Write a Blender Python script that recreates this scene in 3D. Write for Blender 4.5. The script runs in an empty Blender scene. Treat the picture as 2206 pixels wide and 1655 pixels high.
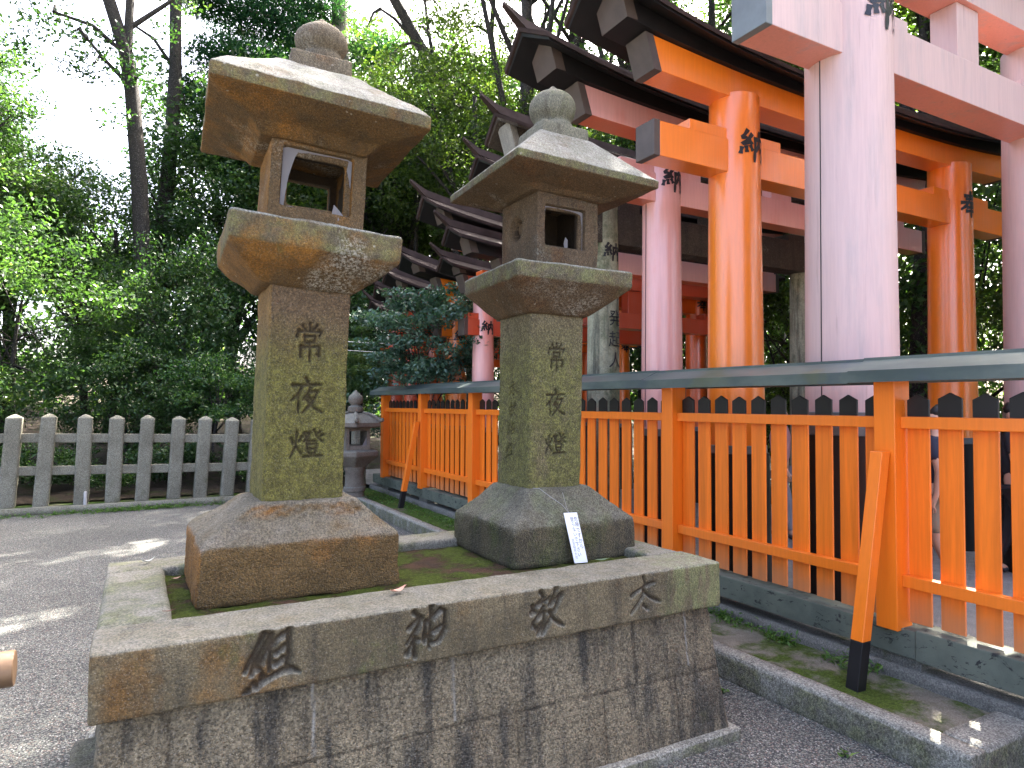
SKY_STRENGTH, SUN_STRENGTH, EXPOSURE = .12, 4.5, 3.8
import bpy, bmesh, math, random
import numpy as np
from mathutils import Vector, Matrix, noise, Quaternion, Euler
R_ = math.radians
random.seed(7)
scene = bpy.context.scene
COL = scene.collection

# ------------------------------------------------------------------ objects
def tag(o, label=None, cat=None, group=None, kind=None):
    if label: o['label'] = label
    if cat: o['category'] = cat
    if group: o['group'] = group
    if kind: o['kind'] = kind
    return o

def empty(name, loc=(0, 0, 0), rz=0.0, **k):
    o = bpy.data.objects.new(name, None)
    o.empty_display_size = .1
    o.location = loc
    o.rotation_euler = (0, 0, rz)
    COL.objects.link(o)
    return tag(o, **k)

def link(name, me, mat=None, parent=None, loc=(0, 0, 0), rot=(0, 0, 0), smooth=False):
    if mat is not None and not me.materials:
        for m in (mat if isinstance(mat, (list, tuple)) else [mat]):
            me.materials.append(m)
    if smooth:
        me.polygons.foreach_set('use_smooth', np.ones(len(me.polygons), dtype=bool))
    o = bpy.data.objects.new(name, me)
    o.location = loc
    o.rotation_euler = rot
    if parent is not None:
        o.parent = parent; o.matrix_parent_inverse = wm(parent).inverted()
    COL.objects.link(o)
    return o

def wm(o):
    m = o.matrix_basis.copy()
    return m if o.parent is None else wm(o.parent) @ o.matrix_parent_inverse @ m

def mesh_np(name, V, F4=None, F3=None):
    """numpy verts and quads / tris -> mesh"""
    me = bpy.data.meshes.new(name)
    V = np.asarray(V, dtype=np.float32)
    F4 = np.zeros((0, 4), int) if F4 is None else np.asarray(F4, int)
    F3 = np.zeros((0, 3), int) if F3 is None else np.asarray(F3, int)
    me.vertices.add(len(V)); me.vertices.foreach_set('co', V.ravel())
    nl = F4.size + F3.size
    me.loops.add(nl)
    me.loops.foreach_set('vertex_index', np.concatenate([F4.ravel(), F3.ravel()]).astype(np.int32))
    n = len(F4) + len(F3)
    me.polygons.add(n)
    st = np.concatenate([np.arange(len(F4)) * 4, F4.size + np.arange(len(F3)) * 3]).astype(np.int32)
    me.polygons.foreach_set('loop_start', st)
    me.update(calc_edges=True); me.validate()
    return me

class MB:
    """collects boxes, tubes and prisms, then builds ONE mesh"""
    def __init__(s): s.v = []; s.f = []
    def add(s, V, F):
        b = len(s.v); s.v += [tuple(p) for p in V]; s.f += [tuple(b + i for i in f) for f in F]; return s
    def box(s, x0, x1, y0, y1, z0, z1, M=None, bev=.0):
        bm = bmesh.new()
        bmesh.ops.create_cube(bm, size=1)
        for v in bm.verts:
            v.co = ((x0 + x1) / 2 + v.co.x * (x1 - x0), (y0 + y1) / 2 + v.co.y * (y1 - y0), (z0 + z1) / 2 + v.co.z * (z1 - z0))
        if bev: bmesh.ops.bevel(bm, geom=bm.edges[:], offset=bev, segments=2, affect='EDGES', profile=.6)
        if M is not None: bm.transform(M)
        bm.verts.index_update()
        s.add([v.co for v in bm.verts], [[v.index for v in f.verts] for f in bm.faces]); bm.free()
        return s
    def tube(s, pts, rad, n=8, cap=True):
        pts = [Vector(p) for p in pts]
        if not hasattr(rad, '__len__'): rad = [rad] * len(pts)
        b = len(s.v); prev = None
        for i, p in enumerate(pts):
            d = (pts[min(i + 1, len(pts) - 1)] - pts[max(i - 1, 0)]).normalized()
            if prev is None:
                u = d.orthogonal().normalized()
            else:
                u = (prev - d * prev.dot(d)).normalized()
            prev = u; w = d.cross(u)
            for k in range(n):
                a = 2 * math.pi * k / n
                s.v.append(tuple(p + (u * math.cos(a) + w * math.sin(a)) * rad[i]))
        for i in range(len(pts) - 1):
            for k in range(n):
                a = b + i * n + k; c = b + i * n + (k + 1) % n
                s.f.append((a, c, c + n, a + n))
        if cap:
            s.f.append(tuple(b + k for k in range(n))[::-1])
            e = b + (len(pts) - 1) * n
            s.f.append(tuple(e + k for k in range(n)))
        return s
    def lathe(s, prof, n=24, c=(0, 0)):
        b = len(s.v)
        for r, z in prof:
            for k in range(n):
                a = 2 * math.pi * k / n
                s.v.append((c[0] + r * math.cos(a), c[1] + r * math.sin(a), z))
        for i in range(len(prof) - 1):
            for k in range(n):
                a = b + i * n + k; d = b + i * n + (k + 1) % n
                s.f.append((a, d, d + n, a + n))
        s.f.append(tuple(b + k for k in range(n))[::-1])
        e = b + (len(prof) - 1) * n
        s.f.append(tuple(e + k for k in range(n)))
        return s
    def sweep(s, rings):
        """closed rings of equal length joined along, ends capped"""
        n = len(rings[0]); b = len(s.v)
        for r in rings: s.v += [tuple(p) for p in r]
        for i in range(len(rings) - 1):
            for k in range(n):
                a = b + i * n + k; d = b + i * n + (k + 1) % n
                s.f.append((a, d, d + n, a + n))
        s.f.append(tuple(b + k for k in range(n))[::-1])
        e = b + (len(rings) - 1) * n
        s.f.append(tuple(e + k for k in range(n)))
        return s
    def mesh(s, name):
        me = bpy.data.meshes.new(name); me.from_pydata(s.v, [], s.f)
        bm = bmesh.new(); bm.from_mesh(me); bmesh.ops.recalc_face_normals(bm, faces=bm.faces[:]); bm.to_mesh(me); bm.free()
        return me
    def build(s, name, mat, parent=None, loc=(0, 0, 0), rot=(0, 0, 0), smooth=False, bevel=0):
        me = s.mesh(name)
        o = link(name, me, mat, parent, loc, rot)
        if smooth:
            me.polygons.foreach_set('use_smooth', np.ones(len(me.polygons), dtype=bool))
            me.set_sharp_from_angle(angle=R_(40))
        if bevel:
            m = o.modifiers.new('edge', 'BEVEL'); m.width = bevel; m.segments = 2; m.limit_method = 'ANGLE'; m.angle_limit = R_(40)
        return o

# ------------------------------------------------------------------ stone blocks: dense rounded lofts
def loft(secs, res=.02, rc=.02, bev=.012, capres=None, closed=False, caps=(1, 1)):
    """secs: (z, x0, x1, y0, y1) from bottom to top"""
    S = [np.array(q, float) for q in secs]
    # chamfer the profile at inner corners and at the ends
    P = []
    for i, q in enumerate(S):
        if bev and 0 < i < len(S) - 1:
            for j in (i - 1, i + 1):
                d = S[j] - q
                L = math.sqrt(d[0] ** 2 + (d[1] ** 2 + d[2] ** 2) / 2)
                P.append(q + d * min(.4, bev / max(L, 1e-6)))
            P.insert(len(P) - 1, (P[-1] + P[-2] + q * 2) / 4)
        elif bev:
            j = 1 if i == 0 else i - 1
            d = S[j] - q; L = math.sqrt(d[0] ** 2 + (d[1] ** 2 + d[2] ** 2) / 2)
            a = q + d * min(.4, bev / L)
            ins = q + np.array([0, bev, -bev, bev, -bev])
            mid = a * .5 + ins * .5 + (q - (a + ins) / 2) * .4
            P += [ins, mid, a] if i == 0 else [a, mid, ins]
        else: P.append(q)
    W = max(q[2] - q[1] for q in S); D = max(q[4] - q[3] for q in S)
    nx = max(2, int(W / res)); ny = max(2, int(D / res))
    tx = np.arange(nx) / nx; ty = np.arange(ny) / ny
    U = np.concatenate([tx, np.ones(ny), 1 - tx, np.zeros(ny)])
    T = np.concatenate([np.zeros(nx), ty, np.ones(nx), 1 - ty])
    def ring(q):
        x = q[1] + U * (q[2] - q[1]); y = q[3] + T * (q[4] - q[3])
        r = min(rc, (q[2] - q[1]) * .45, (q[4] - q[3]) * .45)
        cx = np.clip(x, q[1] + r, q[2] - r); cy = np.clip(y, q[3] + r, q[4] - r)
        dx, dy = x - cx, y - cy; L = np.maximum(np.hypot(dx, dy), 1e-9)
        return np.stack([cx + dx / L * r, cy + dy / L * r, np.full_like(x, q[0])], 1)
    rows = [ring(P[0])]
    for a, b in zip(P[:-1], P[1:]):
        L = math.sqrt((b[0] - a[0]) ** 2 + max(abs(b[1] - a[1]), abs(b[2] - a[2]), abs(b[3] - a[3])) ** 2)
        n = max(1, int(math.ceil(L / res)))
        for k in range(1, n + 1): rows.append(ring(a + (b - a) * k / n))
    cr = capres or res * 2
    def cap(q, top):
        c = np.array([(q[1] + q[2]) / 2, (q[3] + q[4]) / 2, q[0]])
        base = rows[-1] if top else rows[0]
        n = max(2, int(max(q[2] - q[1], q[4] - q[3]) / 2 / cr))
        return [c + (base - c) * (1 - k / n * .96) for k in range(1, n + 1)]
    if not closed: rows = (cap(P[0], False)[::-1] if caps[0] else []) + rows + (cap(P[-1], True) if caps[1] else [])
    K = len(U); n = len(rows)
    V = np.concatenate(rows)
    i = np.arange(n - 1)[:, None] * K; k = np.arange(K)[None, :]; k2 = (k + 1) % K
    F = np.stack([i + k, i + k2, i + k2 + K, i + k + K], -1).reshape(-1, 4)
    if closed:
        k = np.arange(K); l = (n - 1) * K
        return V, np.concatenate([F, np.stack([l + k, l + (k + 1) % K, (k + 1) % K, k], -1)]), np.zeros((0, 3), int)
    V = np.concatenate([V, V[:K].mean(0)[None], V[-K:].mean(0)[None]])
    c0 = n * K; kk = np.arange(K)
    F3 = np.concatenate([np.stack([np.full(K, c0), (kk + 1) % K, kk], 1),
                         np.stack([np.full(K, c0 + 1), (n - 1) * K + kk, (n - 1) * K + (kk + 1) % K], 1)])
    return V, F, F3

def normals(me):
    n = np.empty(len(me.vertices) * 3, np.float32); me.vertex_normals.foreach_get('vector', n); return n.reshape(-1, 3)

def roughen(me, amp=.004, f=9.0, amp2=.0015, f2=45.0, seed=0.0):
    n = len(me.vertices); V = np.empty(n * 3, np.float32); me.vertices.foreach_get('co', V); V = V.reshape(-1, 3)
    N = normals(me); d = np.empty(n, np.float32); nz = noise.noise; o = Vector((seed * 3.1, seed * 1.7, seed * 5.3))
    for i in range(n):
        p = Vector(V[i]) + o
        d[i] = nz(p * f) * amp + nz(p * f2) * amp2
    V = V + N * d[:, None]
    me.vertices.foreach_set('co', V.astype(np.float32).ravel()); me.update()

def stone_block(name, secs, mat, parent, res=.02, rc=.02, bev=.012, amp=.004, seed=0, carve=None, axis='z', post=None, tilt=None, closed=False):
    V, F, F3 = loft(secs, res, rc, bev, closed=closed)
    if axis == 'x': V = V[:, [2, 0, 1]]          # loft axis along x: (z,x0,x1,y0,y1) mean (x,y0,y1,z0,z1)
    if axis == 'y': V = V[:, [1, 2, 0]]
    if tilt:
        c, e = tilt; c = np.array(c); V = (V - c) @ np.array(Euler([R_(q) for q in e]).to_matrix()).T + c
    me = mesh_np(name, V, F, F3)
    if axis == 'y' or closed:
        bm = bmesh.new(); bm.from_mesh(me); bmesh.ops.recalc_face_normals(bm, faces=bm.faces[:]); bm.to_mesh(me); bm.free()
    roughen(me, amp, 9, amp * .4, 48, seed)
    if post: post(me)
    if carve: carve_front(me, carve)
    return link(name, me, mat, parent, smooth=True)

# ------------------------------------------------------------------ brush characters (0..100, y down), strokes as point lists
CH = {
 'osame': [[(27,4),(19,16),(10,24),(27,25)],[(41,15),(28,32),(10,43),(40,38)],[(33,30),(42,44)],[(10,55),(6,72)],[(23,52),(25,68)],[(37,49),(44,63)],
           [(54,24),(53,60),(50,95)],[(54,27),(74,25),(92,24),(91,60),(89,90),(80,84)],[(73,4),(71,36),(57,64)],[(71,38),(86,62)]],
 'tate': [[(22,18),(80,14)],[(28,29),(74,26)],[(10,43),(92,39)],[(50,2),(42,34),(26,56),(6,70)],[(55,40),(72,56),(96,68)],[(32,61),(68,58)],[(28,75),(72,72)],[(50,50),(51,99)]],
 'jou': [[(50,1),(51,17)],[(28,6),(37,17)],[(73,4),(62,17)],[(15,19),(9,36)],[(15,22),(88,20),(79,34)],[(34,33),(36,52)],[(34,34),(67,33),(64,51)],[(37,50),(64,49)],
         [(22,60),(22,88)],[(22,62),(80,60),(79,86),(70,80)],[(50,52),(50,100)]],
 'yoru': [[(48,1),(54,13)],[(8,21),(94,18)],[(36,24),(24,46),(4,64)],[(25,46),(25,97)],[(62,26),(52,46),(38,62)],[(58,38),(84,36),(66,70),(36,98)],[(54,51),(63,59)],[(50,60),(70,82),(97,96)]],
 'akari': [[(7,30),(12,48)],[(36,24),(29,42)],[(23,10),(20,55),(3,94)],[(22,60),(35,82)],[(44,14),(63,12),(42,44)],[(48,23),(56,31)],[(73,4),(81,26),(99,44)],[(90,9),(79,22)],[(97,20),(87,30)],
           [(52,41),(82,40)],[(52,50),(54,68)],[(52,51),(82,50),(79,66)],[(54,67),(79,66)],[(56,74),(61,84)],[(77,72),(72,84)],[(42,93),(98,90)]],
 'kumi': [[(37,2),(25,20),(10,48),(2,60)],[(45,10),(30,32),(16,58),(13,66)],[(50,16),(36,38),(24,58),(31,62)],[(48,6),(47,40),(45,66)],[(49,24),(60,11),(76,4)],[(79,3),(79,40),(75,66)],[(58,36),(73,27)],[(58,54),(72,47)],
          [(30,80),(46,75),(70,67),(86,66),(98,73)],[(33,71),(37,77)],[(19,82),(23,87)],[(5,95),(9,90)]],
 'kami': [[(20,9),(33,20)],[(8,38),(28,25),(40,21),(24,46),(3,68)],[(3,86),(18,68),(32,62)],[(22,60),(22,97)],[(63,3),(61,40),(57,82)],[(56,32),(84,10),(98,15),(95,50),(80,72),(62,74)],[(46,66),(66,52),(88,43)],[(50,30),(46,52),(45,70)]],
 'kei': [[(32,6),(42,19),(24,31),(9,45)],[(6,48),(22,35),(48,28),(58,20)],[(9,34),(17,48)],[(42,40),(24,58),(6,80)],[(12,70),(21,88),(34,74)],[(26,58),(46,50),(38,84),(22,98)],
         [(76,3),(67,24),(56,40)],[(62,36),(94,12)],[(90,18),(72,50),(54,76),(36,99)],[(58,52),(72,72),(96,86)]],
 'futo': [[(42,2),(50,24),(43,31)],[(2,46),(20,36),(58,22),(80,19)],[(45,26),(40,50),(22,72),(1,92)],[(46,40),(66,58),(99,72)],[(44,76),(56,86)]],
}
def stroke_samples(st, w, n=22):
    """points along a brush stroke with half widths: heavy start, lighter middle, tapered end"""
    P = [np.array(p, float) for p in st]
    L = [np.linalg.norm(b - a) for a, b in zip(P[:-1], P[1:])]; tot = sum(L); out = []
    m = max(6, int(tot / 100 * n) + 4)
    for i in range(m):
        s = tot * i / (m - 1); t = i / (m - 1); k = 0
        while k < len(L) - 1 and s > L[k]: s -= L[k]; k += 1
        p = P[k] + (P[k + 1] - P[k]) * min(1, s / max(L[k], 1e-6))
        d = (P[k + 1] - P[k]) / max(L[k], 1e-6)
        hw = w * (1.15 - .45 * math.sin(min(1, t * 1.25) * math.pi) * .8 - (.55 if t > .75 and tot > 30 else .15) * max(0, (t - .7) / .3))
        if len(out) > 0 and k > 0: pass
        out.append((p, d, hw))
    return out

def carve_front(me, jobs):
    """jobs: (char, cx, cz, size_x, size_z, depth, halfwidth, side) cut V grooves into the -Y (or -X) face of a dense block"""
    n = len(me.vertices); V = np.empty(n * 3, np.float32); me.vertices.foreach_get('co', V); V = V.reshape(-1, 3)
    N = normals(me); A = np.zeros(n, np.float32)
    for ch, cx, cz, sx, sz, dep, hw, side in jobs:
        ax = 0 if side == 'y' else 1; dx = 1 if side == 'y' else 0
        sgn = 1 if side == 'y' else -1
        if side == 'y': uu = (V[:, 0] - cx) / sx * 100 + 50
        else: uu = -(V[:, 1] - cx) / sx * 100 + 50
        vv = 50 - (V[:, 2] - cz) / sz * 100
        sel = np.where((N[:, dx] < -.75) & (abs(uu - 50) < 62) & (abs(vv - 50) < 62))[0]
        if not len(sel): continue
        best = np.full(len(sel), 9.0)
        for st in CH[ch]:
            for p, d, w in stroke_samples(st, hw, 40):
                q = np.hypot(uu[sel] - p[0], (vv[sel] - p[1]) * sz / sx) / w
                best = np.minimum(best, q)
        g = np.clip(1.25 - best, 0, 1); g = g * g * (3 - 2 * g)
        V[sel, dx] += (dep * g).astype(np.float32)
        A[sel] = np.maximum(A[sel], g)
    me.vertices.foreach_set('co', V.ravel()); me.update()
    at = me.attributes.new('carve', 'FLOAT', 'POINT'); at.data.foreach_set('value', A)

def painted(name, ch, size, mapf, mat, parent, hw=5.2, mb=None):
    """painted brush strokes as thin raised ribbons; mapf(u, v, lift) -> point"""
    own = mb is None
    if own: mb = MB()
    for j, st in enumerate(CH[ch]):
        S = stroke_samples(st, hw, 26); V = []; F = []; lift = .0015 + .00035 * j
        # smooth tangents
        for i, (p, d, w) in enumerate(S):
            a = S[max(i - 1, 0)][0]; b = S[min(i + 1, len(S) - 1)][0]; t = b - a; t = t / max(np.linalg.norm(t), 1e-6)
            nn = np.array([-t[1], t[0]])
            if i == 0: p = p - t * w * .6
            for sg in (-1, 1):
                q = p + nn * w * sg
                V.append(mapf((q[0] - 50) / 100 * size, (50 - q[1]) / 100 * size, lift))
        for i in range(len(S) - 1): F.append((2 * i, 2 * i + 1, 2 * i + 3, 2 * i + 2))
        mb.add(V, F)
    if own: return mb.build(name, mat, parent)

def font_mesh(txt, size, vertical=True, gap=1.0):
    """characters set one under another with the built-in font -> (verts, faces) in the x,z plane"""
    VV = []; FF = []
    for i, c in enumerate(txt):
        cu = bpy.data.curves.new('t', 'FONT'); cu.body = c; cu.size = size; cu.align_x = 'CENTER'; cu.align_y = 'CENTER'; cu.resolution_u = 3
        o = bpy.data.objects.new('t', cu); COL.objects.link(o)
        dg = bpy.context.evaluated_depsgraph_get(); me = bpy.data.meshes.new_from_object(o.evaluated_get(dg))
        b = len(VV)
        for v in me.vertices: VV.append((v.co.x, v.co.y - i * size * gap))
        for p in me.polygons: FF.append(tuple(b + k for k in p.vertices))
        bpy.data.objects.remove(o); bpy.data.curves.remove(cu); bpy.data.meshes.remove(me)
    return VV, FF

# ------------------------------------------------------------------ material nodes
class G:
    def __init__(s, name):
        s.m = bpy.data.materials.new(name); s.m.use_nodes = True; s.t = s.m.node_tree
        s.t.nodes.clear(); s.out = s.n('ShaderNodeOutputMaterial'); s.bsdf = s.n('ShaderNodeBsdfPrincipled')
        s.l(s.bsdf.outputs[0], s.out.inputs[0])
        s.tc = s.n('ShaderNodeTexCoord'); s.obj = s.tc.outputs['Object']; s.geo = None
    def n(s, t, **k):
        q = s.t.nodes.new(t)
        for a, b in k.items(): setattr(q, a, b)
        return q
    def l(s, a, b): s.t.links.new(a, b)
    def set(s, inp, v):
        if isinstance(v, bpy.types.NodeSocket): s.l(v, inp)
        elif isinstance(v, (tuple, list)) and len(v) == 3 and inp.type == 'RGBA': inp.default_value = (*v, 1)
        else: inp.default_value = v
    def scale(s, sx, sy, sz, vec=None):
        q = s.n('ShaderNodeMapping'); s.set(q.inputs[0], vec or s.obj); q.inputs['Scale'].default_value = (sx, sy, sz); return q.outputs[0]
    def noise(s, sc, det=4, rough=.55, vec=None, dist=0):
        q = s.n('ShaderNodeTexNoise'); s.set(q.inputs['Vector'], vec or s.obj); q.inputs['Scale'].default_value = sc
        q.inputs['Detail'].default_value = det; q.inputs['Roughness'].default_value = rough; q.inputs['Distortion'].default_value = dist
        return q.outputs[0]
    def vor(s, sc, vec=None, feat='F1', out=0, rand=1.0):
        q = s.n('ShaderNodeTexVoronoi', feature=feat); s.set(q.inputs['Vector'], vec or s.obj); q.inputs['Scale'].default_value = sc
        q.inputs['Randomness'].default_value = rand
        return q.outputs[out]
    def ramp(s, f, a, b, lo=0.0, hi=1.0):
        q = s.n('ShaderNodeMapRange', interpolation_type='SMOOTHSTEP'); s.set(q.inputs[0], f)
        for i, v in zip((1, 2, 3, 4), (a, b, lo, hi)): s.set(q.inputs[i], v)
        return q.outputs[0]
    def mix(s, f, a, b, mode='MIX'):
        q = s.n('ShaderNodeMix', data_type='RGBA', blend_type=mode); s.set(q.inputs[0], f); s.set(q.inputs[6], a); s.set(q.inputs[7], b); return q.outputs[2]
    def math(s, op, a, b=0.0):
        q = s.n('ShaderNodeMath', operation=op); s.set(q.inputs[0], a); s.set(q.inputs[1], b); return q.outputs[0]
    def xyz(s, vec):
        q = s.n('ShaderNodeSeparateXYZ'); s.l(vec, q.inputs[0]); return q.outputs
    def attr(s, nm):
        q = s.n('ShaderNodeAttribute', attribute_name=nm); return q.outputs['Fac']
    def bump(s, h, st=.3, dist=.01, prev=None):
        q = s.n('ShaderNodeBump'); s.set(q.inputs['Height'], h); q.inputs['Strength'].default_value = st; q.inputs['Distance'].default_value = dist
        if prev is not None: s.l(prev, q.inputs['Normal'])
        return q.outputs[0]
    def done(s, col, rough=.8, nrm=None, spec=.5, **k):
        b = s.bsdf
        s.set(b.inputs['Base Color'], col); s.set(b.inputs['Roughness'], rough); b.inputs['Specular IOR Level'].default_value = spec
        if nrm is not None: s.l(nrm, b.inputs['Normal'])
        for a, v in k.items(): s.set(b.inputs[a], v)
        return s.m

def stone(name, a, b, dark=(.03, .026, .02), speck=.3, rust=None, rust_amt=.0, left_stain_bounce=0., moss=None, moss_amt=0., mz=None, lichen=0., lic_col=(.5, .48, .4),
          streak=0., patch=None, fascia=0., mortar=0., bump=.5, rough=.88, gr=140, seed=0., white_top=0., mottle=2.6, pits=0.):
    K = .72; a, b, rust, moss, lic_col = [None if q is None else tuple(K * v for v in q) for q in (a, b, rust, moss, lic_col)]
    g = G(name); S = seed
    v = g.n('ShaderNodeVectorMath', operation='ADD'); g.l(g.obj, v.inputs[0]); v.inputs[1].default_value = (S * 3.7, S * 1.3, S * 2.9); vec = v.outputs[0]
    big = g.noise(mottle, 5, .62, vec); col = g.mix(g.ramp(big, .36, .66), a, b)
    nx = g.xyz(g.tc.outputs['Normal']); pz = g.xyz(g.obj)
    if streak:
        st = g.noise(1.0, 5, .6, g.scale(11, 11, 1.1, vec)); col = g.mix(g.math('MULTIPLY', g.ramp(st, .46, .66), streak), col, dark)
    if rust is not None and (rust_amt or left_stain_bounce):
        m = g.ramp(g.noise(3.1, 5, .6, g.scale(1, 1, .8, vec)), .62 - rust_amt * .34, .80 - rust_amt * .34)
        if left_stain_bounce:
            m = g.math('MAXIMUM', m, g.math('MULTIPLY', g.ramp(g.math('MULTIPLY', nx[0], -1.0), .35, .9), left_stain_bounce))  # left faces orange: algae stain plus warm bounce light put into the colour
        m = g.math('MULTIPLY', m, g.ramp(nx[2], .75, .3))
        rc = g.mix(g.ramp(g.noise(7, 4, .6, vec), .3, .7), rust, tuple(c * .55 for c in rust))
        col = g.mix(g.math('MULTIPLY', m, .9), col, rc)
    if moss is not None:
        m = g.ramp(g.noise(4.4, 7, .68, g.scale(1, 1, .6, vec)), .66 - moss_amt * .4, .8 - moss_amt * .36)
        if mz: m = g.math('MULTIPLY', m, g.ramp(g.math('ADD', pz[2], g.math('MULTIPLY', g.noise(5, 4, .6, vec), .16)), mz[0] + .08, mz[1] + .08))
        mc = g.mix(g.ramp(g.noise(23, 4, .6, vec), .3, .7), moss, tuple(c * .5 for c in moss))
        col = g.mix(g.math('MULTIPLY', m, .85), col, mc)
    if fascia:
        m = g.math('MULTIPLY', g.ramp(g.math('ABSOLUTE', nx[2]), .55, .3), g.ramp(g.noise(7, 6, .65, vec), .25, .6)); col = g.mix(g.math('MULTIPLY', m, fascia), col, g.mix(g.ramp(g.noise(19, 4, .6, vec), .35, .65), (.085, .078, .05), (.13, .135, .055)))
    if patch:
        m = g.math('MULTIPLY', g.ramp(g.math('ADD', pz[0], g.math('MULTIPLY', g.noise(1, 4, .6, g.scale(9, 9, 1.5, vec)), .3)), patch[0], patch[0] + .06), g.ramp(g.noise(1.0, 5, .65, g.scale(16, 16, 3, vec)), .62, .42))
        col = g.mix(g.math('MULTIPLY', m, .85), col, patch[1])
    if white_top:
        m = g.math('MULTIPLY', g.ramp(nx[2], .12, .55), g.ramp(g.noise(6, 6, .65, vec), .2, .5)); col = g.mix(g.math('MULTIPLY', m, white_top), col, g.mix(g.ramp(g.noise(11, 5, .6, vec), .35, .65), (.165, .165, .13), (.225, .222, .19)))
    if lichen:
        m = g.math('MULTIPLY', g.ramp(g.noise(2.6, 3, .5, vec), .56, .68), g.ramp(g.noise(70, 6, .8, vec), .47, .56))
        m2 = g.ramp(g.vor(19, vec), .14, .07); m2 = g.math('MULTIPLY', m2, g.ramp(g.noise(5, 2, .5, vec), .55, .6))
        col = g.mix(g.math('MULTIPLY', g.math('MAXIMUM', m, m2), lichen), col, lic_col)
    sp = g.noise(gr, 3, .7, vec); col = g.mix(1.0, col, g.ramp(sp, .36, .64, 1 - speck * .7, 1 + speck * .7), 'MULTIPLY')
    gc = g.vor(gr * 1.15, vec, out=1); gs = g.n('ShaderNodeSeparateColor'); g.l(gc, gs.inputs[0]); col = g.mix(1.0, col, g.ramp(gs.outputs[2], 0, 1, 1 - speck * 1.1, 1 + speck * 1.1), 'MULTIPLY')
    cr = g.vor(gr * 2.6, vec, out=1); sep = g.n('ShaderNodeSeparateColor'); g.l(cr, sep.inputs[0])
    col = g.mix(g.math('MULTIPLY', g.ramp(sep.outputs[0], .82, .9), speck * 1.1), col, (.03, .03, .03)); col = g.mix(g.math('MULTIPLY', g.ramp(sep.outputs[1], .92, .97), speck * .8), col, (.42, .39, .33))
    if mortar: col = g.mix(g.math('MULTIPLY', g.attr('mortar'), mortar), col, (.36, .35, .31))
    col = g.mix(g.math('MULTIPLY', g.attr('carve'), .78), col, (.032, .021, .012))
    h = g.math('ADD', g.math('MULTIPLY', g.noise(55, 8, .75, vec), .9), g.math('MULTIPLY', g.vor(gr * 1.15, vec), -.55))
    if pits: h = g.math('SUBTRACT', h, g.math('MULTIPLY', g.ramp(g.noise(78, 2, .5, vec), .5, .7), pits))
    return g.done(col, rough, g.bump(h, bump, .012), .35)

def plain(name, c, rough=.6, spec=.4, var=.12, sc=8, bump=0., **k):
    g = G(name); n = g.noise(sc, 5, .6)
    col = g.mix(1.0, c, g.ramp(n, .25, .75, 1 - var, 1 + var), 'MULTIPLY')
    return g.done(col, rough, g.bump(g.noise(sc * 9, 4), bump, .004) if bump else None, spec, **k)

def paint(name, c, fade, amt=.3, rough=.34, zfade=None, dirt=0., seed=0., coat=.3, crack=0.):
    """gloss shrine paint, chalky where it has faded"""
    g = G(name); v = g.n('ShaderNodeVectorMath', operation='ADD'); g.l(g.obj, v.inputs[0]); v.inputs[1].default_value = (seed, seed * 2, seed * 3); vec = v.outputs[0]
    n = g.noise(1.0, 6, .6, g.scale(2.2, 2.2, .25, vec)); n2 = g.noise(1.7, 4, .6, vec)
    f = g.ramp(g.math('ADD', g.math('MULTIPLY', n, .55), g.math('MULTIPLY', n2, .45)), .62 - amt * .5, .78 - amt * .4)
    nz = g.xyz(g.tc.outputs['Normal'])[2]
    f = g.math('MULTIPLY', g.math('MULTIPLY', f, min(1, amt * 1.5)), g.ramp(nz, -.85, -.3))  # undersides stay unfaded: sheltered paint, plus red bounce between beams put into colour
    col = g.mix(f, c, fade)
    if dirt: col = g.mix(g.math('MULTIPLY', g.ramp(g.noise(1.2, 6, .7, g.scale(20, 20, 1.2, vec)), .56, .75), dirt), col, (.12, .09, .08))
    if crack: col = g.mix(g.math('MULTIPLY', g.ramp(g.noise(1.0, 6, .7, g.scale(5, 5, .7, vec)), .50, .72), crack), col, (.34, .30, .29))
    fine = g.noise(1.0, 4, .6, g.scale(60, 60, 3, vec)); col = g.mix(1.0, col, g.ramp(fine, .3, .7, .96, 1.04), 'MULTIPLY')
    g.set(g.bsdf.inputs['Coat Weight'], coat); g.set(g.bsdf.inputs['Coat Roughness'], .24); g.bsdf.inputs['Coat IOR'].default_value = 1.6
    return g.done(col, g.math('ADD', g.math('MULTIPLY', f, .25), rough), g.bump(fine, .05, .003), .5)

def leafmat(name, c1, c2, c3, trans=.35, rough=.38, spec=.35):
    g = G(name); t = g.attr('tint')
    col = g.mix(g.ramp(t, .15, .6), c1, c2); col = g.mix(g.ramp(t, .72, 1.0), col, c3)
    g.done(col, rough, None, spec)
    tr = g.n('ShaderNodeBsdfTranslucent'); g.l(g.mix(1.0, col, (1.6, 1.9, .7), 'MULTIPLY'), tr.inputs[0])
    mx = g.n('ShaderNodeMixShader'); mx.inputs[0].default_value = trans
    g.l(g.bsdf.outputs[0], mx.inputs[1]); g.l(tr.outputs[0], mx.inputs[2]); g.l(mx.outputs[0], g.out.inputs[0])
    return g.m
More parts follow.
